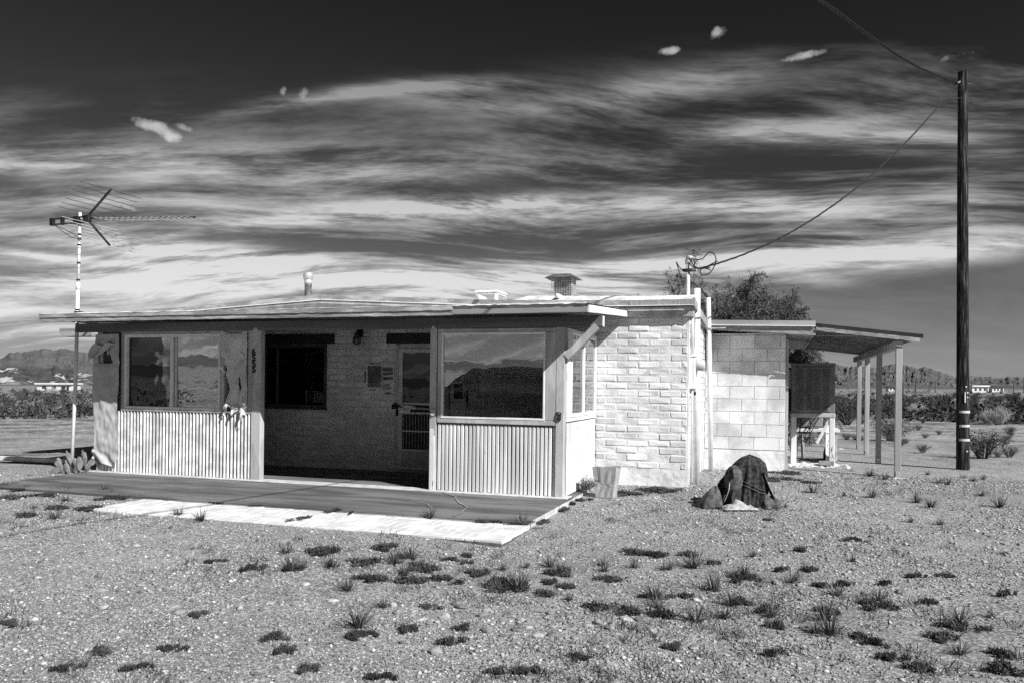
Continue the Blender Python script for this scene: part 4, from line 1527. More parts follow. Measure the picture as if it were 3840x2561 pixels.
mb.add([(-0.28, -0.28, 0.745), (0.28, -0.28, 0.745), (0.28, 0.28, 0.745), (-0.28, 0.28, 0.745), (-0.15, -0.15, 0.82), (0.15, -0.15, 0.82), (0.15, 0.15, 0.82), (-0.15, 0.15, 0.82)],
       [(3, 2, 1, 0), (4, 5, 6, 7), (0, 1, 5, 4), (1, 2, 6, 5), (2, 3, 7, 6), (3, 0, 4, 7)])
mb.build('hood', 'rust_metal', cm)
rv = hthing('roof_cooler', 'small pale louvered cooler box low on the roof', 'cooler', -2.25, 3.5, 2.55)
MB().cbox(-0.20, 0.20, -0.25, 0.25, 0, 0.40, 0.015).build('cabinet', 'frame_white', rv)
MB().cbox(-0.215, 0.215, -0.265, 0.265, 0.401, 0.44, 0.01).build('lid', 'frame_white', rv)
for k in range(5):
    MB().box(-0.16, 0.16, -0.262, -0.251, 0.25 + k * 0.028, 0.263 + k * 0.028).build('louver', 'meter_grey', rv)
    MB().box(0.201, 0.212, -0.2, 0.2, 0.25 + k * 0.028, 0.263 + k * 0.028).build('louver', 'meter_grey', rv)
for (x, y) in ((-1.75, 1.55), (-0.55, 1.6)):
    vs_ = hthing('roof_vent', 'short pale vent pipe lying on the ' + ('roof edge beside the louvered cooler' if x < -1 else 'roof edge in front of the mesh chimney'), 'vent', x, y, 2.68)
    mb = MB()
    mb.tube([(0, 0.3, 0.0), (0, 0, 0.0)], 0.035, 10)
    mb.build('pipe', 'pipe_white', vs_, True)

# ---- electric service: mast, weatherhead, meter
sv = hthing('service_mast', 'electric service mast with curled wires above the right roof corner', 'service mast', XR + 0.0, 1.93, 0)
mb = MB()
mb.tube([(0.05, 0, 1.80), (0.05, 0, 2.45), (-0.012, 0, 2.62), (-0.012, 0, 3.15)], 0.028, 10)
mb.build('conduit', 'pipe_white', sv, True)
mb = MB()
mb.tube([(-0.012, 0, 3.12), (-0.012, 0, 3.17), (0.0, -0.01, 3.22), (0.045, -0.03, 3.20)], [0.04, 0.045, 0.04, 0.03], 10)
mb.build('weatherhead', 'galv', sv, True)
for k, z in enumerate((3.02, 3.035)):
    mb = MB()
    mb.tube([(-0.07 - 0.02 * k, -0.03, z), (0.10, -0.04, z + 0.005)], 0.018, 8)
    mb.build('clevis', 'dark_metal', sv, True)
loops = [
    [(0.04, -0.03, 3.19), (0.12, -0.05, 3.17), (0.20, -0.05, 3.19), (0.27, -0.05, 3.26), (0.34, -0.05, 3.25), (0.375, -0.05, 3.17), (0.35, -0.05, 3.06), (0.28, -0.05, 2.97), (0.20, -0.05, 2.95), (0.16, -0.05, 3.0), (0.20, -0.05, 3.05), (0.30, -0.05, 3.02)],
    [(0.03, -0.03, 3.19), (0.06, -0.05, 3.10), (0.12, -0.05, 3.06), (0.20, -0.05, 3.05), (0.40, -0.06, 3.14)],
    [(-0.02, -0.03, 3.16), (0.05, -0.05, 3.08), (0.14, -0.05, 3.045), (0.30, -0.05, 3.05)],
    [(-0.08, -0.04, 3.03), (-0.13, -0.05, 3.08), (-0.17, -0.05, 3.15), (-0.15, -0.05, 3.08), (-0.12, -0.05, 2.98), (-0.09, -0.05, 2.92), (-0.04, -0.05, 2.93)]]


def smooth_path(p, n=6):
    p = [Vector(q) for q in p]
    o = []
    for i in range(len(p) - 1):
        a, b, c, d = p[max(i - 1, 0)], p[i], p[i + 1], p[min(i + 2, len(p) - 1)]
        for k in range(n):
            t = k / n
            o.append(0.5 * ((2 * b) + (c - a) * t + (2 * a - 5 * b + 4 * c - d) * t * t + (3 * b - a - 3 * c + d) * t ** 3))
    o.append(p[-1])
    return o


for L in loops:
    MB().tube(smooth_path(L), 0.0075, 6).build('wire', 'black', sv, True)
mt = hthing('electric_meter', 'white meter box with round glass meter on the side wall', 'meter', XR + 0.001, 1.95, 0)
MB().cbox(0.0, 0.10, -0.10, 0.12, 1.36, 1.81, 0.008).build('box', 'pipe_white', mt)
MB().cbox(-0.002, 0.112, -0.11, 0.13, 1.811, 1.835, 0.004).build('lid', 'pipe_white', mt)
mb = MB()
mb.tube([(0.10, 0.03, 1.70), (0.115, 0.03, 1.70), (0.21, 0.03, 1.70), (0.225, 0.03, 1.70)], [0.085, 0.085, 0.078, 0.06], 18)
mb.build('glass_meter', 'meter_grey', mt, True)
mb = MB()
mb.tube([(0.05, -0.02, 1.36), (0.05, -0.02, 1.20), (0.04, -0.02, 0.0)], 0.014, 8)
mb.build('ground_conduit', 'pipe_white', mt, True)
MB().cbox(0.07, 0.10, 0.0, 0.03, 1.27, 1.32, 0.005).build('padlock', 'black', mt)
v1 = hthing('vent_pipe', 'thick white vent pipe standing close to the brick house corner', 'pipe', XR + 0.09, 2.16, -0.06)
mb = MB()
mb.tube([(0, 0, 0), (0, 0, 2.86)], 0.052, 14)
mb.build('tube', 'pipe_white', v1, True)
mb = MB()
mb.tube([(0, 0, 2.42), (0, 0, 2.435)], 0.056, 14)
mb.bar((-0.09, 0, 2.428), (0.06, 0, 2.445), 0.12, 0.012)
mb.build('strap', 'galv', v1)
v2 = hthing('vent_pipe', 'slim white vent pipe standing against the concrete block annex', 'pipe', 1.455, 4.06, -0.06)
mb = MB()
mb.tube([(0.02, 0, 0), (-0.035, 0, 2.93)], 0.040, 12)
mb.build('tube', 'pipe_white', v2, True)
MB().bar((-0.12, -0.045, 2.42), (0.25, -0.045, 2.42), 0.015, 0.02).build('strap', 'galv', v2)

# ---- evaporative cooler beside the annex
ck = hthing('evaporative_cooler', 'big grey louvered cooler box on peeling white legs beside the annex', 'cooler', 2.76, 5.65, 0)
CW, CD = 0.735, 0.74
MB().cbox(0, CW, 0, CD, 0.945, 1.79, 0.012).build('cabinet', 'cooler_body', ck)
MB().cbox(-0.012, CW + 0.012, -0.012, CD + 0.012, 1.791, 1.835, 0.015).build('top_pan', 'cooler_body', ck)
MB().cbox(-0.008, CW + 0.008, -0.010, CD + 0.008, 0.865, 0.944, 0.012).build('tray', 'cooler_tray', ck)
lp = MB().cbox(0.085, CW - 0.085, -0.012, -0.0005, 0.965, 1.765, 0.006).build('louver_panel', 'cooler_body', ck)
sl = MB().add([(-0.058, 0, 0.009), (0.058, 0, 0.009), (0.055, -0.014, -0.004), (-0.055, -0.014, -0.004), (-0.055, 0, -0.006), (0.055, 0, -0.006)],
              [(0, 1, 2, 3), (3, 2, 5, 4), (0, 3, 4), (1, 5, 2)]).mesh('slat', 'cooler_slat')
for i in range(4):
    for j in range(33):
        link('slat', sl, lp, (0.085 + 0.0725 + i * 0.1405, -0.0125, 1.005 + j * 0.0225))
for (x, y) in ((CW - 0.09, 0.0), (CW - 0.09, CD - 0.09), (0.0, CD - 0.09), (0.0, 0.03)):
    MB().cbox(x, x + 0.09, y, y + 0.09, -0.06, 0.864, 0.006).build('leg', 'peel_wood', ck)
MB().bar((CW - 0.12, 0.12, 0.10), (CW - 0.09, 0.62, 0.85), 0.05, 0.04).build('brace', 'peel_wood', ck)
MB().bar((CW - 0.30, 0.03, 0.40), (CW - 0.08, 0.03, 0.84), 0.03, 0.05).build('brace', 'peel_wood', ck)
MB().box(-0.125, -0.001, 0.10, 0.62, 1.38, 1.72).build('duct', 'trim_grey', ck)
MB().cbox(-0.12, 0.05, 0.03, 0.5, 1.76, 1.84, 0.01).build('duct_hood', 'frame_white', ck)
mb = MB()
for k in range(14):
    mb.box(-0.11, -0.004, 0.06, 0.07, 1.0 + k * 0.024, 1.012 + k * 0.024)
mb.box(-0.118, -0.003, 0.071, 0.5, 0.98, 1.36)
mb.build('side_vent', 'black', ck)
for k in range(5):
    a = rng.uniform(0.1, 0.5)
    MB().tube(smooth_path([(a, 0.05 + k * 0.03, 0.9), (a + rng.uniform(-.1, .05), 0.05, 0.55 + rng.uniform(-.1, .1)), (a - 0.1 + rng.uniform(-.1, .2), 0.1, 0.45), (0.38 + 0.03 * k, 0.1, 0.88)]), 0.006, 5).build('wire', 'black', ck, True)
MB().tube(smooth_path([(-0.05, 0.05, 0.87), (-0.06, 0.05, 0.5), (0.06, 0.05, 0.15), (0.25, 0.1, -0.03)]), 0.006, 5).build('wire', 'black', ck, True)
# sawhorse behind it
sh = hthing('sawhorse', 'weathered wooden sawhorse table standing behind the cooler legs', 'sawhorse', 2.80, 6.75, -0.05)
MB().cbox(-0.15, 0.85, 0.0, 0.10, 0.60, 0.66, 0.006).build('top_rail', 'peel_wood', sh)
MB().cbox(-0.15, 0.85, 0.45, 0.55, 0.60, 0.66, 0.006).build('top_rail', 'peel_wood', sh)
MB().cbox(-0.10, 0.70, 0.02, 0.07, 0.50, 0.56, 0.004).build('shelf_rail', 'old_wood', sh)
for (x, y, t) in ((0.18, 0.05, 0.03), (0.76, 0.05, 0.02), (0.10, 0.5, -0.03), (0.8, 0.5, 0.02)):
    MB().bar((x, y, 0.6), (x + t, y - 0.02, 0.0), 0.07, 0.04).build('leg', 'old_wood', sh)
MB().cbox(-0.05, 0.55, 0.02, 0.06, 0.70, 1.0, 0.01).build('window_frame', 'old_wood', sh)
# two-wheeled axle
ax = hthing('wheel_axle', 'black axle with two small wheels lying behind the cooler', 'wheels', 2.86, 6.15, -0.05)
MB().bar((0.05, 0.0, 0.12), (0.62, 0.05, 0.12), 0.04, 0.045).build('axle', 'black', ax)
for (x, y) in ((0.60, 0.05), (0.57, 0.45)):
    wh = link('wheel', None, ax, (x, y, 0.17), (0, 0, R(70)))
    mb = MB()
    mb.tube([(0, -0.04, 0), (0, -0.03, 0), (0, 0.03, 0), (0, 0.04, 0)], [0.14, 0.17, 0.17, 0.14], 22)
    mb.build('tyre', 'rubber', wh, True)
    mb = MB()
    mb.tube([(0, -0.052, 0), (0, -0.041, 0)], [0.06, 0.105], 18)
    mb.tube([(0, 0.041, 0), (0, 0.052, 0)], [0.105, 0.06], 18)
    mb.build('rim', 'rust_metal', wh, True)
# rumpled canvas
cv = hthing('canvas_sheet', 'crumpled pale canvas sheet spread on the ground under the cooler', 'sheet', 2.70, 5.35, -0.055)


def rum(u, v):
    x, y = -0.05 + 1.15 * u, -0.10 + 0.75 * v
    e = sstep(min(u, 1 - u, v, 1 - v), 0, 0.10)
    h = 0.05 + 0.11 * noise.noise((x * 3.2, y * 4, 1)) + 0.06 * noise.noise((x * 8, y * 10, 4)) + 0.03 * noise.noise((x * 17, y * 20, 2))
    return (x + 0.10 * noise.noise((x * 2, y * 3, 7)), y + 0.12 * noise.noise((x * 3, y * 2, 8)), max(0.004, h * e))


mb = MB()
mb.grid(rum, 60, 40)
mb.build('fabric', 'canvas', cv, True)
bk = hthing('brick_block', 'dark brick weighing down the canvas beside the cooler leg', 'brick', 3.22, 5.50, 0.03)
MB().cbox(0, 0.26, 0, 0.10, 0, 0.075, 0.006, 0.003).build('clay', 'old_wood', bk)

# ---- wrapped standpipe
bd = link('wrapped_standpipe', None, None, on_ground(1703, 1160))
tag(bd, 'dark blankets and towels piled over a water standpipe on the gravel', 'blanket pile')
HT = 0.60


def pile(u, v):
    a = 2 * math.pi * u
    ca, sa = math.cos(a), math.sin(a)
    t = v
    rr = [(0, 0.265), (0.3, 0.262), (0.6, 0.245), (0.8, 0.205), (0.92, 0.13), (1.0, 0.0)]
    ll = [(0, 0.335), (0.15, 0.325), (0.4, 0.265), (0.6, 0.215), (0.8, 0.155), (0.92, 0.09), (1.0, 0.0)]

    def ip(q):
        for (p0, v0), (p1, v1) in zip(q, q[1:]):
            if t <= p1:
                return v0 + (v1 - v0) * (t - p0) / (p1 - p0)
        return 0.0
    wgt = 0.5 + 0.5 * ca
    rad = ip(rr) * wgt + ip(ll) * (1 - wgt)
    s1 = math.sin(a * 9 + 2.2 * math.sin(a * 2 + 1) + v * 1.8)
    s2 = math.sin(a * 15 + 2 + 2 * v)
    fold = 1 + (0.13 * (1 - abs(s1)) ** 1.5 * 1.6 - 0.08 + 0.07 * s2 + 0.03 * math.sin(a * 31)) * (1 - v * 0.85)
    fold += 0.10 * noise.noise((ca * 2.2, sa * 2.2, v * 3)) + 0.04 * noise.noise((ca * 6, sa * 6, v * 7))
    hz = 1.0 - (0.0 if ca < 0 else 0.0)
    z = HT * (1 - (1 - v) ** 1.12) * hz
    return (ca * rad * fold + 0.09 * v, sa * rad * fold * 0.85, z + 0.012 * noise.noise((ca * 3, sa * 3, v * 4)) + 0.012)


mb = MB()
mb.grid(pile, 200, 60)
mb.build('dark_blanket', 'blanket_dark', bd, True)
# pale stripes of the blanket hem
for k, (zz, rr) in enumerate(((0.10, 1.035), (0.135, 1.03))):
    mb = MB()
    pts = []
    for i in range(30):
        u = 0.60 + 0.36 * i / 29
        p = Vector(pile(u, (zz + 0.22 * (1 - i / 29) ** 1.4) / HT))
        pts.append((p.x * rr, p.y * rr, p.z))
    mb.tube(pts, 0.005, 5)
    mb.build('hem_stripe', 'blanket_grey', bd, True)
# ball-shaped wad round the tap, with the tap
mb = MB()
mb.grid(lambda u, v: (-0.135 + 0.10 * math.cos(2 * math.pi * u) * math.sin(math.pi * v) * (1 + 0.12 * math.sin(u * 44)), -0.14 + 0.09 * math.sin(2 * math.pi * u) * math.sin(math.pi * v), 0.34 - 0.16 * math.cos(math.pi * v) * (1.0 if v > 0.5 else 1.4)), 40, 14)
mb.build('wrapped_rag', 'blanket_grey', bd, True)
mb = MB()
mb.tube([(-0.165, -0.20, 0.475), (-0.165, -0.235, 0.45), (-0.16, -0.24, 0.385)], [0.014, 0.018, 0.013], 10)
mb.tube([(-0.195, -0.225, 0.475), (-0.135, -0.225, 0.48)], 0.009, 8)
mb.tube([(-0.16, -0.24, 0.39), (-0.16, -0.24, 0.37)], [0.018, 0.016], 10)
mb.build('tap', 'rust_metal', bd, True)
# towel at the right and below
mb = MB()
mb.grid(lambda u, v: (0.225 + 0.19 * (1 - v) ** 1.2 + 0.04 * (u - 0.5), -0.20 + 0.30 * u, 0.42 * v + 0.004 + 0.012 * math.sin(u * 20)), 16, 16)
mb.build('towel', 'towel', bd, True)
mb = MB()
mb.grid(lambda u, v: (0.20 + 0.19 * u, -0.27 - 0.02 * math.sin(u * 9) + 0.10 * v, 0.005 + 0.17 * v * (1 - 0.4 * u)), 14, 8)
mb.build('grey_rag', 'blanket_grey', bd, True)
mb = MB()


def tw(u, v):
    x = -0.30 + 0.40 * u
    r = 0.02 + 0.16 * v
    return (x, -0.24 - 0.14 * (1 - v) + 0.03 * noise.noise((u * 5, v * 4, 1)), 0.006 + 0.085 * math.sin(v * 1.5) * math.sin(math.pi * min(1, u * 1.1)) + 0.025 * math.sin(u * 17 + v * 8) * v)


mb.grid(tw, 40, 16)
mb.build('towel', 'towel', bd, True)
# second bundle at the left
mb = MB()
mb.grid(lambda u, v: (-0.40 + (0.15 + 0.02 * math.sin(u * 31)) * math.cos(2 * math.pi * u) * (1 - v) ** 0.6 + 0.06 * v, -0.10 + 0.13 * math.sin(2 * math.pi * u) * (1 - v) ** 0.6, 0.005 + 0.24 * v ** 0.8 + 0.01 * math.sin(u * 25)), 40, 14)
mb.build('sack', 'blanket_grey', bd, True)
mb = MB()
mb.tube(smooth_path([(-0.27, -0.15, 0.02), (-0.22, -0.22, 0.20), (-0.20, -0.20, 0.30), (-0.15, -0.15, 0.42)]), 0.004, 5)
mb.build('cord', 'paper', bd, True)

# ---- paper bag
bg_ = link('paper_bag', None, None, on_ground(1392, 1141), (0, 0, R(-26)))
tag(bg_, 'crumpled open brown paper bag standing beside the porch corner', 'bag')
mb = MB()
rb = random.Random(12)
lev = [(0.0, 0.235, 0.155, 0.0), (0.07, 0.245, 0.158, 0.010), (0.155, 0.262, 0.160, -0.008), (0.17, 0.268, 0.162, 0.006), (0.27, 0.298, 0.168, 0.012), (0.385, 0.335, 0.178, 0.0)]
shape = [(-1, -1), (-0.62, -1), (-0.30, -1), (0.02, -1), (0.30, -1), (0.64, -1), (1, -1), (1, -0.35), (0.82, 0.05), (1, 0.4), (1, 1), (0.5, 1), (0.0, 1), (-0.5, 1), (-1, 1), (-1, 0.4), (-0.84, 0.0), (-1, -0.4)]
vs = []
for (z, ww, dd, k) in lev:
    for q, (x, y) in enumerate(shape):
        edge_ = abs(x) == 1 and abs(y) == 1
        jx, jy = rb.uniform(-.006, .006), rb.uniform(-.005, .005)
        if not edge_ and y == -1:
            jy += k * 0.35 * (1 if q % 2 else -1.2)
        vs.append((x * ww / 2 + jx, y * dd / 2 + jy, z + 0.004 + (rb.uniform(-.004, .006) if 0 < z < 0.38 else (0.012 * math.sin(q * 1.3) if z > 0.3 else 0))))
n = len(shape)
fs_ = []
for L in range(len(lev) - 1):
    for q in range(n):
        q2 = (q + 1) % n
        fs_.append((L * n + q, L * n + q2, (L + 1) * n + q2))
        fs_.append((L * n + q, (L + 1) * n + q2, (L + 1) * n + q))
fs_.append(tuple(range(n))[::-1])
mb.add(vs, fs_)
mb.build('paper_wall', 'bag_paper', bg_)
letters('our\npy.', 0.05, bg_, -0.125, -0.108, 0.205, 0.001)

# ---- prickly pear at the left corner
cc_ = link('prickly_pear', None, None, on_ground(170, 1086), (0, 0, 0))
cc_.scale = (0.60, 0.60, 0.60)
tag(cc_, 'clump of prickly pear cactus pads at the left corner of the porch', 'cactus')
pads = [  # x, y, z, half width, half height, lean, turn
    (-0.46, -0.12, 0.07, 0.085, 0.14, 1.15, 0.2), (-0.28, -0.10, 0.075, 0.07, 0.10, -1.0, 0.1), (-0.40, 0.0, 0.20, 0.085, 0.15, -0.7, 0.4), (-0.44, 0.06, 0.33, 0.05, 0.10, -0.5, 1.0),
    (-0.10, -0.16, 0.16, 0.085, 0.13, -0.35, 0.2), (-0.15, -0.12, 0.31, 0.03, 0.06, -0.3, 0.0), (-0.10, 0.05, 0.28, 0.05, 0.16, -0.45, 0.8), (-0.17, 0.05, 0.43, 0.075, 0.13, -0.35, 0.3),
    (-0.24, 0.06, 0.56, 0.03, 0.06, -0.2, 0.0), (0.12, -0.10, 0.13, 0.08, 0.14, 0.2, 0.0), (0.06, -0.05, 0.30, 0.065, 0.12, -0.25, 0.3), (0.18, -0.08, 0.33, 0.075, 0.13, 0.1, 0.2),
    (0.24, -0.14, 0.24, 0.075, 0.14, 0.15, 0.5), (0.28, 0.0, 0.36, 0.085, 0.16, 0.05, 0.1), (0.24, 0.05, 0.50, 0.06, 0.08, 0.0, 0.6), (0.19, 0.06, 0.57, 0.025, 0.07, 0.2, 0.0),
    (0.42, -0.05, 0.20, 0.05, 0.16, 0.35, 1.0), (0.50, 0.02, 0.33, 0.08, 0.12, 0.4, 0.3), (0.66, 0.0, 0.36, 0.085, 0.13, 0.05, 0.3), (0.56, 0.05, 0.55, 0.022, 0.13, 0.05, 0.0),
    (0.46, -0.16, 0.12, 0.03, 0.13, 0.2, 0.0), (0.50, -0.12, 0.26, 0.035, 0.09, 0.15, 0.4), (0.84, 0.02, 0.38, 0.06, 0.14, 0.3, 1.2), (0.32, 0.1, 0.12, 0.09, 0.13, 0.0, 0.3), (0.05, 0.1, 0.12, 0.09, 0.13, -0.2, 0.4)]
for (x, y, z, hw_, hh, lean, turn) in pads:
    mb = MB()

    def pf(u, v, hw_=hw_, hh=hh):
        a = 2 * math.pi * u
        s = math.sin(math.pi * v)
        wdt = hw_ * (0.72 + 0.42 * v) * s ** 0.8
        return (wdt * math.cos(a), max(0.016, hw_ * 0.22) * math.sin(a) * s ** 0.7, -hh * math.cos(math.pi * v))
    mb.grid(pf, 14, 12)
    me = mb.mesh('pad', 'cactus', True)
    link('pad', me, cc_, (x * 0.92, y, z * 0.92), (0, lean, turn - 0.3))

pk = hthing('plank', 'pale weathered plank lying on the ground behind the cactus', 'plank', -9.6, 0.75, 0.0)
MB().cbox(-1.2, 1.5, -0.06, 0.06, -0.02, 0.05, 0.006, 0.006).build('board', 'white_paint', pk)

# ---- utility pole
pbase = Vector((7.755, 13.75, 0.02))
pole = link('utility_pole', None, None, pbase)
tag(pole, 'tall dark weathered wooden utility pole at the right of the yard', 'pole')
PH = 6.86
mb = MB()


def polef(u, v):
    a = 2 * math.pi * u
    r = 0.105 - 0.030 * v + 0.004 * noise.noise((math.cos(a) * 6, math.sin(a) * 6, v * 3)) + 0.0025 * noise.noise((math.cos(a) * 22, math.sin(a) * 22, v * 6))
    return (r * math.cos(a) - 0.03 * v, r * math.sin(a), -0.3 + (PH + 0.3) * v)


mb.grid(polef, 48, 90)
mb.tube([(-0.03, 0, PH - 0.01), (-0.03, 0, PH)], [0.075, 0.06], 20)
mb.build('shaft', 'pole_wood', pole, True)
for z in (0.55, 0.79, 1.03):
    mb = MB()
    mb.grid(lambda u, v: ((0.107 - 0.002 * z) * math.cos(R(-150 + 190 * u)) - 0.003, (0.107 - 0.002 * z) * math.sin(R(-150 + 190 * u)), z - 0.02 + 0.04 * v), 24, 2)
    mb.build('metal_band', 'band_metal', pole, True)
for (x, z) in ((-0.01, 1.46), (0.015, 1.36), (0.015, 1.28), (0.01, 0.36), (0.03, -0.0)):
    MB().tube([(x, -0.112, z), (x, -0.10, z)], 0.014, 8).build('tag_nail', 'band_metal', pole)
MB().box(-0.035, -0.018, -0.111, -0.10, 1.19, 1.37).build('number_strip', 'band_metal', pole)
mb = MB()
mb.tube([(-0.20, -0.02, PH - 0.20), (0.14, 0.0, PH - 0.215)], 0.010, 8)
mb.tube([(-0.10, -0.04, PH - 0.19), (-0.15, -0.05, PH - 0.22)], 0.025, 8)
mb.build('hook_bolt', 'dark_metal', pole)


def twisted(name, label, pts, r, pitch, n=14):
    o = link(name, None)
    tag(o, label, 'cable')
    path = smooth_path(pts, n)
    for k, (ph, rr) in enumerate(((0, 1.0), (2.1, 1.0), (4.2, 0.7))):
        P = []
        s = 0.0
        for i, p in enumerate(path):
            if i:
                s += (p - path[i - 1]).length
            d = (path[min(i + 1, len(path) - 1)] - path[max(i - 1, 0)]).normalized()
            a = d.orthogonal().normalized()
            b = d.cross(a)
            P.append(p + (a * math.cos(s / pitch * 6.283 + ph) + b * math.sin(s / pitch * 6.283 + ph)) * r * 1.1)
        MB().tube(P, r * rr, 5).build('strand', 'black', o, True)
    return o


ptop = pbase + Vector((-0.15, -0.04, PH - 0.21))
we = hw(XR - 0.012 + 0.12, 1.90, 3.045)
pts = []
for i in range(15):
    t = i / 14
    p = ptop.lerp(we, t)
    pts.append((p.x, p.y, p.z - 4 * t * (1 - t) * 0.52))
twisted('service_cable', 'twisted service cable sagging from the pole to the roof mast', pts, 0.0075, 0.55, 10)
mb = MB()
t1 = Vector(pts[1])
w1 = link('slack_wire', None)
tag(w1, 'slack wire looping from the pole top to the sagging cable', 'wire')
MB().tube(smooth_path([pbase + Vector((-0.06, -0.09, PH - 0.47)), pbase + Vector((-0.25, -0.09, PH - 0.50)), Vector(pts[1]) + Vector((0, 0, 0.0))]), 0.008, 5).build('strand', 'black', w1, True)
def at(u, v, Y):
    a = u * KD - 1920
    b = v * KD - 1449
    return Vector(((a * math.cos(ROLL) + b * math.sin(ROLL)) / 3000 * Y, Y, EYE - (-a * math.sin(ROLL) + b * math.cos(ROLL)) / 3000 * Y))


A1, A2, A3 = at(2100, 151, 11.2), at(2000, 86, 9.6), at(1880, 0, 8.15)
twisted('overhead_cable', 'twisted overhead cable running from the pole top out of the picture', [ptop, A1, A2, A3, Vector((0.71, 5.21, 4.75)), Vector((-0.59, 2.77, 5.0)), Vector((-2.6, -1.5, 5.8))], 0.010, 0.30, 40)

# ================================================================== VEGETATION AND STONES
def leafquads(mb, P, d, L, wd, r):
    """one flat leaf from P along d"""
    s = d.cross(Vector((r.uniform(-1, 1), r.uniform(-1, 1), r.uniform(-1, 1))))
    s = s.normalized() * wd if s.length > 1e-6 else Vector((wd, 0, 0))
    a = P + d * L * 0.5
    mb.add([P, a + s, P + d * L, a - s], [(0, 1, 2, 3)])


def rdir(r, up=0.0):
    v = Vector((r.gauss(0, 1), r.gauss(0, 1), r.gauss(0, 1) + up))
    return v.normalized() if v.length > 1e-6 else Vector((0, 0, 1))


def shrub_meshes(seed, nst, h, spread, nleaf, leaf, lw, mat, tw='twig', up=0.5):
    r = random.Random(seed)
    st, lv = MB(), MB()
    for k in range(nst):
        a = r.uniform(0, 6.283)
        lean = spread * math.sqrt(r.random())
        tip = Vector((math.cos(a) * lean, math.sin(a) * lean, h * r.uniform(0.65, 1.0) * (1 - 0.35 * lean / spread)))
        mid = tip * 0.5 + Vector((r.uniform(-.1, .1) * h, r.uniform(-.1, .1) * h, 0.08 * h))
        base = Vector((math.cos(a) * 0.05, math.sin(a) * 0.05, -0.03))
        st.tube([base, mid, tip], [0.012 * h, 0.008 * h, 0.003 * h], 3, False)
        for i in range(nleaf):
            t = r.uniform(0.25, 1.0)
            p = base.lerp(mid, t * 2) if t < 0.5 else mid.lerp(tip, t * 2 - 1)
            p = p + Vector((r.gauss(0, .075), r.gauss(0, .075), r.gauss(0, .06))) * h
            p.z = max(p.z, 0.01)
            leafquads(lv, p, rdir(r, up), leaf * r.uniform(0.6, 1.4), lw * r.uniform(0.6, 1.3), r)
    return st.mesh('stems', tw), lv.mesh('foliage', mat)


def shrub(name, pair, p, sc, rz, label, cat, group=None):
    o = link(name, None, None, p, (0, 0, rz), (sc, sc, sc * 1.0))
    tag(o, label, cat, group)
    link('stems', pair[0], o)
    link('foliage', pair[1], o)
    return o


creo = [shrub_meshes(20 + k, 46, 1.0, 0.62, 46, 0.045, 0.013, 'leaf_dark') for k in range(4)]
bur = [shrub_meshes(40 + k, 40, 0.6, 0.45, 40, 0.03, 0.010, 'leaf_mid') for k in range(3)]
pale = [shrub_meshes(60 + k, 150, 0.6, 0.40, 9, 0.14, 0.004, 'leaf_pale', 'leaf_pale', 2.5) for k in range(2)]

# named shrubs
shrub('creosote_bush', creo[0], on_ground(1905, 985) + Vector((0, 2.0, 0)), 1.5, 0.4, 'tall dark shrub standing right behind the cooler', 'shrub')
shrub('creosote_bush', creo[1], on_ground(1945, 975), 1.25, 1.4, 'dark shrub between the cooler and the rear patio posts', 'shrub')
shrub('low_shrub', bur[0], on_ground(2048, 1012), 1.3, 0.9, 'rounded dark shrub seen between the two front patio posts', 'shrub')
shrub('low_shrub', bur[1], on_ground(2255, 1052), 1.15, 2.1, 'dark bushy shrub just right of the utility pole base', 'shrub')
shrub('low_shrub', bur[2], on_ground(1440, 1105), 0.55, 0.2, 'small dark shrub against the block wall beside the paper bag', 'shrub')
shrub('low_shrub', bur[0], on_ground(1347, 1128), 0.42, 1.2, 'small weed tucked between the slab edge and the paper bag', 'shrub')
shrub('bunch_grass', pale[0], on_ground(2292, 975), 1.35, 0.3, 'wide pale tuft of dry bunch grass beside the fan palm', 'grass')
shrub('bunch_grass', pale[1], on_ground(2270, 972), 0.9, 0.3, 'smaller pale tuft of dry grass left of the wide one', 'grass')
shrub('bunch_grass', pale[1], on_ground(2105, 957), 1.25, 2.0, 'pale dry grass tuft between patio cover and utility pole', 'grass')
shrub('bunch_grass', pale[0], on_ground(120, 908), 1.9, 2.0, 'pale dry grass tuft in the scrub left of the house', 'grass')

# scrub one can still tell apart
placed = []


def free(p, d):
    return all((p.x - q.x) ** 2 + (p.y - q.y) ** 2 > d * d for q in placed)


r = random.Random(5)
cnt = 0
tries = 0
while cnt < 185 and tries < 9000:
    tries += 1
    right = r.random() < 0.74
    if right:
        u, v = r.uniform(1890, 2420), 897 + 62 * r.random() ** 1.35
    else:
        u, v = r.uniform(-60, 222), 898 + 34 * r.random() ** 1.4
    p = on_ground(u, v)
    if not free(p, 1.15):
        continue
    placed.append(p)
    big = r.random() < 0.65
    shrub('creosote_bush' if big else 'low_shrub', r.choice(creo if big else bur), p, r.uniform(0.5, 1.1) if big else r.uniform(0.6, 1.3), r.uniform(0, 6),
          ('dark creosote bush ' if big else 'low grey shrub ') + (('in the near scrub ' if v > 925 else ('in the middle scrub ' if v > 908 else 'in the distant scrub ')) +
                                                               (('seen between the patio posts' if u < 2060 else ('just right of the patio cover' if u < 2190 else 'right of the utility pole')) if right else
                                                                ('left of the antenna mast' if u < 168 else 'between antenna mast and porch'))),
          'shrub', ('creosote' if big else 'low shrubs') + ' in the scrub ' + ('right' if right else 'left') + ' of the house')
    cnt += 1
for k in range(12):
    u, v = r.uniform(-20, 215), r.uniform(928, 968)
    p = on_ground(u, v)
    shrub('low_shrub', r.choice(bur), p, r.uniform(0.3, 0.75), r.uniform(0, 6), 'scattered small shrub on the open ground left of the house', 'shrub', 'small shrubs on the open ground left')
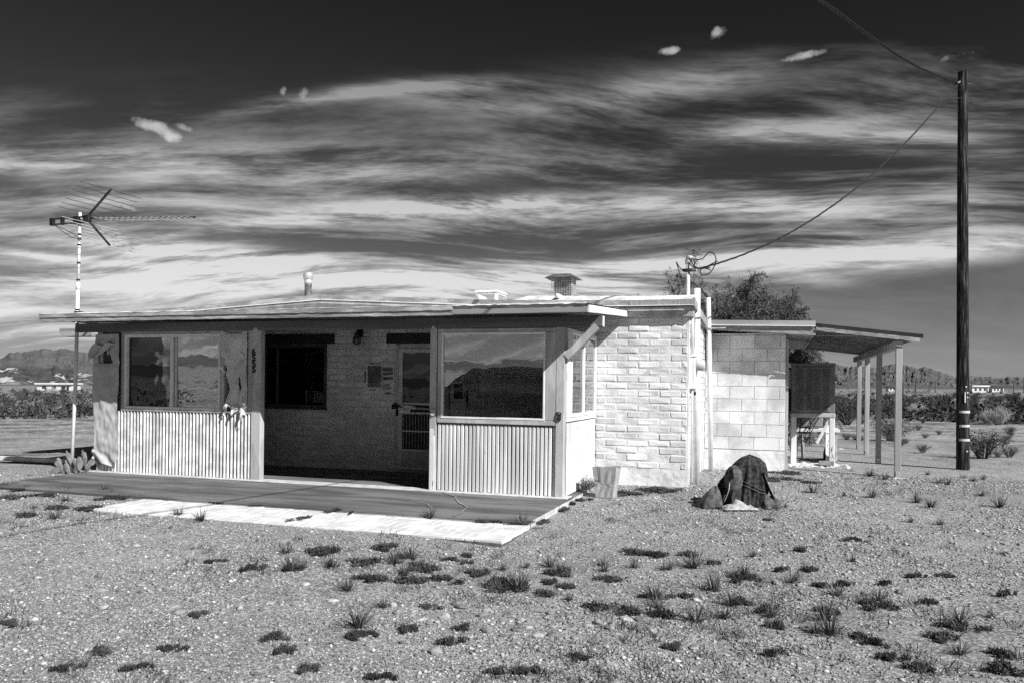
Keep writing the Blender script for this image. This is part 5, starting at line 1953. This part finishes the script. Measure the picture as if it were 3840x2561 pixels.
for k in range(26):
    u, v = r.uniform(1925, 2351), r.uniform(968, 1050)
    if 1960 < u < 2075 and v > 1025 or 2185 < u < 2240:
        continue
    p = on_ground(u, v)
    shrub('low_shrub', r.choice(bur), p, r.uniform(0.25, 0.55), r.uniform(0, 6), 'small low weed shrub on the open ground around the utility pole', 'shrub', 'small shrubs around the utility pole')

# far scrub, a mass: one object
fs = MB()
for k in range(3600):
    front = k < 2600
    if front:
        a = R(r.uniform(10, 37)) if k % 3 else R(r.uniform(-37, -17))
        d = 40 * (1 + 11 * r.random() ** 1.9)
    else:
        a = R(r.uniform(60, 300))
        d = 22 * (1 + 9 * r.random() ** 1.5)
    x, y = d * math.sin(a), d * math.cos(a)
    z = ground_z(x, y)
    s = r.uniform(0.28, 0.80)
    nl = 26 if d < 150 else 12
    for i in range(nl):
        q = rdir(r)
        q.z = abs(q.z)
        p = Vector((x + q.x * s * 0.8, y + q.y * s * 0.8, z + q.z * s * r.uniform(0.3, 1.0)))
        leafquads(fs, p, rdir(r, 0.4), s * r.uniform(0.25, 0.5), s * 0.10, r)
o = fs.build('desert_scrub', 'leaf_dark')
tag(o, 'far carpet of dark scrub across the desert plain', 'scrub', kind='stuff')

# ---- tamarisk tree behind the annex
tp = hw(1.9, 12.3, -0.1)
tree = link('tamarisk_tree', None, None, tp)
tag(tree, 'feathery dark tamarisk tree rising behind the annex roof', 'tree')
tr, cr = MB(), MB()
r = random.Random(21)


def limb(p, d, L, rad, lvl):
    n = 4
    pts, rs = [p], [rad]
    q = p.copy()
    dd = d.copy()
    for i in range(n):
        dd = (dd + rdir(r) * 0.28 + Vector((0, 0, 0.07 if lvl < 2 else -0.05))).normalized()
        q = q + dd * L / n
        pts.append(q.copy())
        rs.append(rad * (1 - 0.6 * (i + 1) / n))
    tr.tube(pts, rs, 6 if lvl < 2 else 4, False)
    if lvl < 3:
        for i in range(5 if lvl < 2 else 6):
            t = r.uniform(0.35, 1.0)
            k = min(int(t * n), n - 1)
            b = pts[k].lerp(pts[k + 1], t * n - k)
            nd = (dd + rdir(r) * 1.0).normalized()
            limb(b, nd, L * r.uniform(0.5, 0.75), rad * 0.5, lvl + 1)
    else:
        for i in range(19):
            t = r.random()
            k = min(int(t * n), n - 1)
            b = pts[k].lerp(pts[k + 1], t * n - k)
            e = (dd + rdir(r) * 0.9 + Vector((0, 0, -0.25))).normalized()
            LL = r.uniform(0.16, 0.36)
            for j in range(11):
                s = j / 11
                pp = b + e * LL * s + Vector((0, 0, -0.16 * s * s))
                leafquads(cr, pp, (e + rdir(r) * 0.75 + Vector((0, 0, -0.3))).normalized(), 0.085, 0.0065, r)


for k in range(6):
    a = k * 1.05 + 0.3
    limb(Vector((0.06 * math.cos(a), 0.06 * math.sin(a), 0.0)), Vector((math.cos(a) * 0.50, math.sin(a) * 0.5, 1.0)).normalized(), 1.75, 0.10, 0)
tr.build('trunk', 'bark', tree, True)
cr.build('crown', 'leaf_mid', tree)
tree.scale = (1.08, 1.08, 1.56)

# ---- fan palm at the right edge
fp = link('fan_palm', None, None, on_ground(2338, 972))
tag(fp, 'dark spiky fan palm at the right edge of the picture', 'palm')
mb = MB()
mb.tube([(0, 0, -0.1), (0.02, 0, 0.35)], [0.16, 0.13], 10)
mb.build('trunk', 'bark', fp, True)
r = random.Random(31)
for k in range(22):
    a = r.uniform(0, 6.283)
    elv = r.uniform(-0.5, 1.35)
    d = Vector((math.cos(a) * math.cos(elv), math.sin(a) * math.cos(elv), math.sin(elv)))
    stem = Vector((0, 0, 0.35)) + d * r.uniform(0.35, 0.6)
    mb = MB()
    mb.tube([(0, 0, 0.33), stem], [0.012, 0.008], 4, False)
    s1 = d.cross(Vector((0, 0, 1)))
    s1 = s1.normalized() if s1.length > 0.1 else Vector((1, 0, 0))
    for j in range(15):
        b = R(-75 + 150 * j / 14)
        e = (d * math.cos(b) + s1 * math.sin(b) + Vector((0, 0, -0.12))).normalized()
        leafquads(mb, stem, e, r.uniform(0.42, 0.62), 0.02, r)
    mb.build('frond', 'leaf_dark', fp)

# ---- dead trunk in the scrub
dt = link('dead_trunk', None, None, on_ground(2072, 914) + Vector((0, 0, -0.05)))
tag(dt, 'dark dead trunk standing alone in the scrub right of the patio', 'trunk')
mb = MB()
mb.grid(lambda u, v: ((0.20 - 0.07 * v + 0.03 * math.sin(v * 30)) * math.cos(6.283 * u), (0.20 - 0.07 * v) * math.sin(6.283 * u), 2.35 * v), 12, 24)
mb.build('stem', 'bark', dt, True)
for k in range(40):
    pass

# ---- weeds on the gravel: mats and tufts placed where the ground shows them
def mat_mesh(seed, n, rad):
    r = random.Random(seed)
    b = MB()
    ell = r.uniform(0.5, 0.8)
    lobes = [(r.gauss(0, .55), r.gauss(0, .45), r.uniform(.16, .52)) for _ in range(9)]
    wts = [q[2] ** 1.5 for q in lobes]
    for i in range(n):
        lx, ly, lr = r.choices(lobes, wts)[0]
        a, q = r.uniform(0, 6.283), r.random() ** 0.6 * lr * r.uniform(0.8, 1.15)
        x, y = (lx + q * math.cos(a)) * rad, (ly + q * math.sin(a)) * rad * ell
        p = Vector((x, y, r.uniform(0.0, 0.04)))
        if r.random() < 0.035:
            leafquads(b, p, rdir(r, 0.8), r.uniform(0.06, 0.12), 0.0022, r)
        else:
            leafquads(b, p, rdir(r, 0.3), r.uniform(0.012, 0.030), r.uniform(0.004, 0.010), r)
    return b.mesh('weed_mat', 'leaf_mat')


def tuft_mesh(seed, n, h):
    r = random.Random(seed)
    b = MB()
    for i in range(n):
        a = r.uniform(0, 6.283)
        le = r.uniform(0.2, 1.25)
        d = Vector((math.cos(a) * math.sin(le), math.sin(a) * math.sin(le), math.cos(le)))
        L = h * r.uniform(0.5, 1.2)
        p0 = Vector((math.cos(a), math.sin(a), 0)) * r.uniform(0, 0.035)
        p1 = p0 + d * L * 0.6
        p2 = p0 + d * L + Vector((0, 0, -0.25 * L * le * 0.5))
        s = d.cross(Vector((0, 0, 1)))
        s = (s.normalized() if s.length > 0.05 else Vector((1, 0, 0))) * 0.0032
        b.add([p0 - s, p0 + s, p1 + s * 0.8, p1 - s * 0.8, p2], [(0, 1, 2, 3), (3, 2, 4)])
    return b.mesh('grass_tuft', 'blade')


mats = [mat_mesh(100 + k, 1000, 0.16) for k in range(9)]
tufts = [tuft_mesh(200 + k, 62, 0.17) for k in range(5)]
rocks_m = []


def Z1(x, y):   # zoom 1200..2500 x 1700..2561
    return (1200 + x * 0.553) / KD, (1700 + y * 0.553) / KD


def Z2(x, y):   # zoom 2400..3840
    return (2400 + x * 0.6125) / KD, (1700 + y * 0.6125) / KD


def Z3(x, y):   # zoom 0..1300 x 1600..2561
    return x * 0.613 / KD, (1600 + y * 0.613) / KD


ML = [(Z1(x, y), wd * 0.553) for x, y, wd in (
    (40, 660, 100), (430, 650, 90), (300, 745, 120), (700, 780, 150), (790, 870, 180), (350, 855, 130), (890, 730, 40), (1000, 745, 50), (1080, 820, 90), (1220, 870, 60), (1200, 925, 110),
    (1330, 910, 120), (1620, 820, 110), (1670, 910, 70), (1960, 860, 100), (2130, 680, 100), (2290, 700, 80), (1530, 960, 80), (1890, 1050, 130), (2110, 1080, 130), (2270, 980, 90), (2320, 1110, 60),
    (600, 1205, 70), (330, 1238, 40), (230, 1255, 60), (880, 1295, 50), (1760, 1390, 100), (1450, 1495, 60), (1220, 1490, 60), (440, 1530, 60), (600, 715, 50), (1620, 385, 90), (1470, 470, 80), (1770, 320, 60),
    (1690, 345, 50), (2090, 270, 160), (2250, 250, 120), (1000, 700, 30), (1560, 880, 60), (740, 1050, 40), (960, 1195, 50))]
ML += [(Z2(x, y), wd * 0.6125) for x, y, wd in (
    (300, 625, 60), (60, 620, 80), (640, 770, 110), (1250, 808, 60), (280, 880, 60), (620, 920, 80), (160, 1000, 70), (780, 960, 70), (1150, 975, 80), (1460, 940, 120), (1770, 920, 50), (195, 1195, 50),
    (820, 1235, 75), (1540, 1265, 70), (1710, 1325, 90), (2220, 1240, 80), (2240, 1340, 120), (1850, 1135, 90), (1440, 1180, 60), (1350, 1130, 60), (830, 1065, 70), (1120, 820, 30), (1500, 805, 40), (1870, 755, 55),
    (1960, 1075, 110), (450, 680, 40), (1040, 720, 30), (870, 720, 60), (980, 600, 40), (780, 410, 30), (1700, 760, 40), (1320, 540, 60), (2250, 870, 40), (140, 230, 130), (900, 120, 110), (860, 160, 120), (1040, 180, 70))]
ML += [(Z3(x, y), wd * 0.613) for x, y, wd in (
    (1980, 770, 110), (1320, 830, 70), (1560, 870, 80), (1810, 870, 70), (400, 390, 120), (60, 440, 90), (700, 440, 100), (160, 545, 80), (530, 510, 80), (350, 500, 90), (120, 390, 70), (620, 1390, 70), (400, 1490, 60),
    (1750, 1380, 60), (850, 430, 70), (250, 430, 80), (1200, 1160, 30), (860, 1480, 50), (1040, 1370, 50), (1690, 1310, 40), (1890, 1490, 60), (20, 1220, 40))]
TL = [Z1(*q) for q in ((80, 770), (510, 750), (570, 830), (1400, 775), (1910, 760), (2130, 775), (1690, 1000), (2280, 980), (1350, 930), (190, 930), (440, 655), (1340, 905), (1930, 800), (1620, 800), (1180, 900), (1300, 880),
                       (620, 700), (430, 1045), (260, 1180), (1360, 495), (1270, 550), (2320, 790), (2300, 1050), (1240, 790), (1560, 770))]
TL += [Z2(*q) for q in ((180, 710), (690, 635), (930, 790), (90, 890), (520, 1010), (350, 1030), (800, 1000), (1140, 1020), (1200, 870), (1170, 1110), (1660, 420), (1840, 435), (2220, 615), (1960, 1230), (1950, 1040),
                        (2150, 1005), (1500, 160), (1410, 140), (2040, 170), (1830, 180), (450, 840), (1300, 660), (890, 330), (560, 930), (1460, 900), (640, 740), (1880, 190), (1980, 150), (2100, 160), (1080, 1100), (1760, 130), (1250, 260),
                        (1060, 240), (1420, 270), (1690, 300), (1780, 330), (2090, 260), (2200, 330), (330, 700))]
TL += [Z3(*q) for q in ((2030, 860), (30, 370), (690, 410), (340, 560), (1090, 545), (400, 455), (1750, 770), (560, 505), (640, 400), (90, 360), (170, 380), (1230, 575), (1780, 880), (740, 430), (210, 500))]
r = random.Random(77)


def where(u, v):
    """words for a spot in the yard, by what it lies near"""
    if u < 520 and v < 1190:
        return 'on the sandy ground left of the paving'
    if 1180 < u < 1420 and v < 1235:
        return 'along the right edge of the slab'
    if u > 1420 and v < 1120:
        return 'near the patio posts and annex' if u < 2100 else 'around the foot of the utility pole'
    if 1420 < u and v < 1215:
        return 'just left of the wrapped standpipe' if u < 1640 else ('just right of the wrapped standpipe' if u < 1950 else 'in the open yard below the utility pole')
    row = 'close below the paving' if v < 1330 else ('midway down the gravel' if v < 1440 else 'at the bottom edge of the picture')
    if u > 1500 and v < 1330:
        row = 'in the gravel below the standpipe'
    colm = 'at the far left' if u < 420 else ('left of centre' if u < 900 else ('at the centre' if u < 1350 else ('right of centre' if u < 1850 else 'at the far right')))
    return row + ' ' + colm


def sized(words, s):
    return words[0] if s < 0.85 else (words[1] if s < 1.35 else words[2])


PXM = 1024 / 3840
for i, ((u, v), wd) in enumerate(ML):
    p = on_ground(u, v, 0.002)
    half = max(0.06, wd * 1.0 / 3000 * p.y)
    s = half / 0.16
    o = link('weed_mat', r.choice(mats), None, p, (0, 0, r.uniform(-.4, .4)), (s, s * 1.25, 0.45 + 0.3 * r.random()))
    tag(o, sized(('small dark weed mat ', 'medium dark weed mat ', 'wide dark weed mat '), s) + where(u, v), 'weed', 'weed mats on the gravel')
for i, (u, v) in enumerate(TL):
    p = on_ground(u, v, 0.0)
    s = r.uniform(0.42, 1.15)
    o = link('grass_tuft', r.choice(tufts), None, p, (0, 0, r.uniform(0, 6)), (s, s, s * r.uniform(0.7, 1.1)))
    tag(o, ('small' if s < 0.83 else 'tall') + ' spiky grass tuft ' + where(u, v), 'grass', 'grass tufts on the gravel')
# weeds in the joints of slab and paving
for (x, y, s, ty, lb) in ((-0.95, -1.93, 0.95, 1, 'spiky grass tuft growing at the slab edge near the repaired crack'), (-2.1, -1.94, 0.8, 0, 'weed mat in the joint between slab and white paving, middle'),
                          (-1.85, -2.0, 0.6, 0, 'weed mat on the white paving just right of the middle joint weed'), (-2.15, -2.5, 0.75, 0, 'dark weed mat lying on the white brick paving'),
                          (-0.3, -1.95, 0.9, 0, 'weed mat in the slab joint near the right end of the paving'), (-3.6, -1.95, 0.5, 0, 'weed mat in the slab joint near the left third of the paving'),
                          (-3.1, -1.94, 0.55, 0, 'thin weed in the slab joint left of the paving middle'), (0.10, -1.9, 0.9, 0, 'weed mat at the front right corner of the slab')):
    q = hw(x, y, -0.015)
    o = link('grass_tuft' if ty else 'weed_mat', (tufts if ty else mats)[int(abs(x * 7)) % 5], None, q, (0, 0, x), (s, s * (1 if ty else 0.6), s * (0.9 if ty else 0.6)))
    tag(o, lb, 'grass' if ty else 'weed')

# tiny weeds nobody would count
tm = MB()
r = random.Random(3)
for k in range(1500):
    d = 3.8 + 14 * r.random() ** 1.6
    a = R(r.uniform(-36, 36))
    x, y = d * math.sin(a), d * math.cos(a)
    hx, hy = to_house(x, y)
    if -9.2 < hx < 0.16 and hy > -2.85 or hy > DM - 0.15 and hx < XR + 0.1 or hy > DA - 0.1 and hx < XA + 0.1:
        continue
    if noise.noise((x * 0.5, y * 0.5, 2)) < -0.05:
        continue
    z = ground_z(x, y)
    for i in range(r.randint(6, 22)):
        p = Vector((x + r.gauss(0, .04), y + r.gauss(0, .04), z))
        leafquads(tm, p, rdir(r, 1.4), r.uniform(0.03, 0.09), 0.003, r)
o = tm.build('sparse_weeds', 'blade')
tag(o, 'sparse thin weeds scattered over the gravel', 'weeds', kind='stuff')

# ---- gravel: one mass of small stones
def gravel():
    g = np.random.default_rng(4)
    N = 250000
    d = 3.7 + 10.5 * g.random(N) ** 1.25
    a = np.radians(g.uniform(-35, 35, N))
    x, y = d * np.sin(a), d * np.cos(a)
    dxh, dyh = x - HO.x, y - HO.y
    hx, hy = dxh * HX.x + dyh * HX.y, dxh * HY.x + dyh * HY.y
    bad = ((hx > -7.45) & (hx < 0.14) & (hy > -1.95)) | ((hx > -4.72) & (hx < 0.18) & (hy > -2.84)) | ((hy > DM - 0.06) & (hx < XR + 0.03)) | ((hy > DA - 0.04) & (hx < XA + 0.03))
    # patchy: windrows of stone and cleaner sand
    keep = np.array([noise.noise((xx * 0.55, yy * 0.55, 1)) * 0.9 + noise.noise((xx * 1.7, yy * 1.7, 6)) * 0.5 for xx, yy in zip(x, y)]) + g.uniform(-0.45, 0.75, N) > 0
    ok = ~bad & keep
    x, y, d = x[ok], y[ok], d[ok]
    N = len(x)
    V = np.array([(1, 0, 0), (-1, 0, 0), (0, 1, 0), (0, -1, 0), (0, 0, 1), (0, 0, -1)], float)
    F = np.array([(0, 2, 4), (2, 1, 4), (1, 3, 4), (3, 0, 4), (2, 0, 5), (1, 2, 5), (3, 1, 5), (0, 3, 5)])
    size = np.exp(g.normal(-5.25, 0.48, N)) * (0.7 + d / 16)
    size = np.clip(size, 0.003, 0.030)
    sc = np.stack([size * g.uniform(0.8, 1.5, N), size * g.uniform(0.7, 1.2, N), size * g.uniform(0.35, 0.75, N)], 1)
    rot = g.uniform(0, 6.283, N)
    P = V[None] * (1 + g.uniform(-0.35, 0.35, (N, 6, 1)))
    P = P * sc[:, None, :]
    c, s = np.cos(rot)[:, None], np.sin(rot)[:, None]
    Q = np.stack([P[..., 0] * c - P[..., 1] * s, P[..., 0] * s + P[..., 1] * c, P[..., 2]], -1)
    z = np.array([ground_z(a_, b_) for a_, b_ in zip(x, y)])
    Q += np.stack([x, y, z + sc[:, 2] * 0.35], 1)[:, None, :]
    me = bpy.data.meshes.new('gravel')
    me.vertices.add(N * 6)
    me.vertices.foreach_set('co', Q.astype(np.float32).ravel())
    idx = (F[None] + (np.arange(N) * 6)[:, None, None]).astype(np.int32).ravel()
    me.loops.add(len(idx))
    me.loops.foreach_set('vertex_index', idx)
    me.polygons.add(N * 8)
    me.polygons.foreach_set('loop_start', np.arange(0, N * 24, 3, dtype=np.int32))
    me.polygons.foreach_set('loop_total', np.full(N * 8, 3, np.int32))
    at_ = me.attributes.new('tone', 'FLOAT', 'POINT')
    tone = np.clip(np.exp(g.normal(-0.05, 0.45, N)), 0.25, 2.1)
    at_.data.foreach_set('value', np.repeat(tone, 6).astype(np.float32))
    me.update(calc_edges=True)
    me.materials.append(MATS['stone'])
    o = link('gravel', me)
    tag(o, 'small stones strewn over the sandy yard', 'gravel', kind='stuff')


gravel()

# ---- larger flat stones
rk = []
for k in range(7):
    r = random.Random(300 + k)
    mb = MB()
    sx_, sy_, sz_ = r.uniform(0.8, 1.3), r.uniform(0.6, 0.9), r.uniform(0.25, 0.5)
    mb.grid(lambda u, v: tuple(np.array((sx_ * math.cos(6.283 * u) * math.sin(math.pi * v), sy_ * math.sin(6.283 * u) * math.sin(math.pi * v), -sz_ * math.cos(math.pi * v))) *
                               (1 + 0.30 * noise.noise((math.cos(6.283 * u) * 1.4 + k * 9, math.sin(6.283 * u) * 1.4, v * 2.4)))), 9, 5)
    rk.append(mb.mesh('rock', 'rock_face'))
r = random.Random(9)
RL = [Z1(*q) for q in ((1130, 1065), (1230, 1020), (1480, 1070), (1270, 1100), (1360, 1130), (1130, 1200), (1580, 1230), (1900, 1150), (2080, 1130), (2100, 1180), (1650, 1215), (1700, 1190), (1420, 1180), (1480, 1240), (1310, 1240),
                       (960, 1045), (740, 1155), (500, 1030), (840, 1110), (530, 1080), (1560, 1085), (1820, 1170), (1960, 1180), (2000, 1230), (1740, 1250), (1850, 1280), (1990, 1445), (440, 1165), (90, 1000), (640, 1070), (1230, 1140), (1110, 1100),
                       (1350, 1200), (1580, 1180), (2180, 1130), (2250, 1190), (1690, 1110), (2300, 1240), (780, 1345), (700, 1130), (920, 1020))]
RL += [Z3(*q) for q in ((760, 1000), (1060, 1105), (640, 1105), (830, 725), (120, 960), (1590, 975), (1100, 1135), (450, 830), (1220, 1155), (1660, 1080), (1020, 1060), (860, 970), (620, 1000), (1550, 930), (1700, 1120), (720, 1165), (70, 1005), (95, 635), (1870, 965), (520, 870))]
RL += [Z2(*q) for q in ((1590, 600), (1530, 460), (1900, 485), (2240, 555), (840, 795), (1600, 850), (2140, 465), (1820, 490), (780, 720), (60, 1080), (330, 1190), (130, 1140), (1275, 435), (640, 1150), (1990, 620))]
for (u, v) in RL:
    p = on_ground(u, v, 0.0)
    s = r.uniform(0.022, 0.052)
    o = link('rock', r.choice(rk), None, p + Vector((0, 0, s * 0.12)), (r.uniform(-.15, .15), r.uniform(-.15, .15), r.uniform(0, 6)), (s, s, s))
    tag(o, ('small' if s < 0.037 else 'large') + ' flat loose stone ' + where(u, v), 'stone', 'loose stones on the gravel')

# ================================================================== FAR THINGS
def far_pole(u, y_top, Y, label):
    p = at(u, 886, Y)
    z0 = ground_z(p.x, p.y)
    o = link('far_pole', None, None, (p.x, p.y, z0))
    tag(o, label, 'pole', 'far utility poles on the plain')
    hgt = at(u, y_top, Y).z - z0
    mb = MB()
    mb.tube([(0, 0, -0.3), (0, 0, hgt)], [0.16, 0.12], 6)
    mb.build('shaft', 'bark', o)
    MB().box(-0.9, 0.9, -0.06, 0.06, hgt - 0.6, hgt - 0.45).build('crossarm', 'bark', o)


for (u, yt, Y) in ((2102, 868, 260), (2135, 874, 330), (2147, 874, 330), (2231, 873, 340), (2436, 872, 300), (2327, 872, 330), (2350, 874, 330), (1947, 872, 420), (2085, 862 + 10, 420), (2068, 874, 500)):
    far_pole(u, yt, Y, 'distant utility pole on the plain below the right mountains')


def far_house(u0, u1, vt, vb, Y, name, label, dark_roof=False):
    a, b = at(u0, vb, Y), at(u1, vt, Y)
    z0 = ground_z(a.x, a.y)
    W, H = b.x - a.x, b.z - z0
    o = link(name, None, None, (a.x, a.y, z0))
    tag(o, label, 'building')
    MB().box(0, W, 0, W * 0.5, -0.3, H * 0.8).build('wall', 'far_wall', o)
    MB().box(-W * 0.04, W * 1.04, -0.6, W * 0.5 + 0.6, H * 0.8 + 0.02, H).build('roof', 'far_dark' if dark_roof else 'far_roof', o)
    for k in range(3):
        x = W * (0.15 + 0.28 * k)
        MB().box(x, x + W * 0.12, -0.06, -0.01, H * 0.25, H * 0.6).build('window', 'far_dark', o)
    MB().box(W * 0.86, W * 0.93, -0.06, -0.01, 0.0, H * 0.6).build('door', 'far_dark', o)


far_house(85, 164, 878.5, 885, 210, 'far_house', 'long low white building on the plain left of the mast')
far_house(2232, 2270, 884, 892, 300, 'far_house', 'small white flat-roofed house on the plain right of the pole')
far_house(2278, 2305, 886, 892, 330, 'far_shed', 'pale shed on the plain at the far right', True)
far_house(2040, 2066, 887, 891, 380, 'far_shed', 'dark low shed on the plain between patio and pole', True)

# ================================================================== parked car, seen mirrored in the right porch window
cb = hw(-4.5, -9.6, 0)
car = link('parked_car', None, None, (cb.x, cb.y, ground_z(cb.x, cb.y)), (0, 0, -YAW + math.pi))
tag(car, 'dark parked car seen only as a reflection in the right porch window', 'car')


def loft(sections, nm, mat):
    """sections: x, half width bottom, half width top, z0, z1"""
    mb = MB()
    n = len(sections)
    for (x, wb, wt, z0, z1) in sections:
        mb.v += [(x, -wb, z0), (x, -wb * 1.02, (z0 + z1) * 0.5), (x, -wt, z1), (x, wt, z1), (x, wb * 1.02, (z0 + z1) * 0.5), (x, wb, z0)]
    for i in range(n - 1):
        for k in range(6):
            k2 = (k + 1) % 6
            mb.f.append((i * 6 + k, i * 6 + k2, (i + 1) * 6 + k2, (i + 1) * 6 + k))
    mb.f.append(tuple(range(6)))
    mb.f.append(tuple((n - 1) * 6 + k for k in range(6))[::-1])
    return mb.build(nm, mat, car, True)


loft([(-2.25, 0.78, 0.74, 0.42, 0.85), (-2.1, 0.88, 0.84, 0.30, 1.02), (-1.0, 0.92, 0.88, 0.28, 1.06), (0.6, 0.92, 0.88, 0.28, 1.06), (1.0, 0.92, 0.84, 0.28, 1.04), (1.9, 0.88, 0.76, 0.30, 0.94), (2.25, 0.74, 0.66, 0.42, 0.80)], 'body', 'car_paint')
loft([(-2.02, 0.80, 0.66, 1.02, 1.45), (-1.75, 0.84, 0.68, 1.04, 1.70), (-0.8, 0.85, 0.70, 1.05, 1.76), (0.1, 0.85, 0.68, 1.05, 1.73), (0.5, 0.84, 0.66, 1.05, 1.50), (1.05, 0.80, 0.74, 1.03, 1.08)], 'cabin', 'car_paint')
for s in (-1, 1):
    for (xa, xb, xc, xd) in ((-1.75, -0.95, -1.0, -1.65), (-0.85, 0.0, -0.05, -0.85), (0.08, 0.72, 0.28, 0.05)):
        mb = MB()
        mb.add([(xa, s * 0.848, 1.12), (xb, s * 0.848, 1.12), (xc, s * 0.745, 1.60), (xd, s * 0.745, 1.60)], [(0, 1, 2, 3)])
        mb.build('side_window', 'lamp_glass', car)
    for x in (-1.4, 1.4):
        wh = link('wheel', None, car, (x, s * 0.83, 0.34))
        mb = MB()
        mb.tube([(0, -0.11, 0), (0, -0.09, 0), (0, 0.09, 0), (0, 0.11, 0)], [0.28, 0.34, 0.34, 0.28], 24)
        mb.build('tyre', 'rubber', wh, True)
        mb = MB()
        mb.tube([(0, -0.115, 0), (0, 0.115, 0)], 0.21, 20)
        mb.build('rim', 'steel', wh, True)
    MB().cbox(2.14, 2.24, s * 0.60 - 0.12, s * 0.60 + 0.12, 0.66, 0.78, 0.02).build('headlight', 'frame_alu', car)
    MB().cbox(-2.27, -2.16, s * 0.66 - 0.08, s * 0.66 + 0.08, 0.75, 0.98, 0.02).build('tail_light', 'dark_metal', car)
mb = MB()
mb.add([(0.56, -0.64, 1.47), (0.56, 0.64, 1.47), (1.03, 0.72, 1.10), (1.03, -0.72, 1.10)], [(0, 1, 2, 3)])
mb.build('windscreen', 'lamp_glass', car)
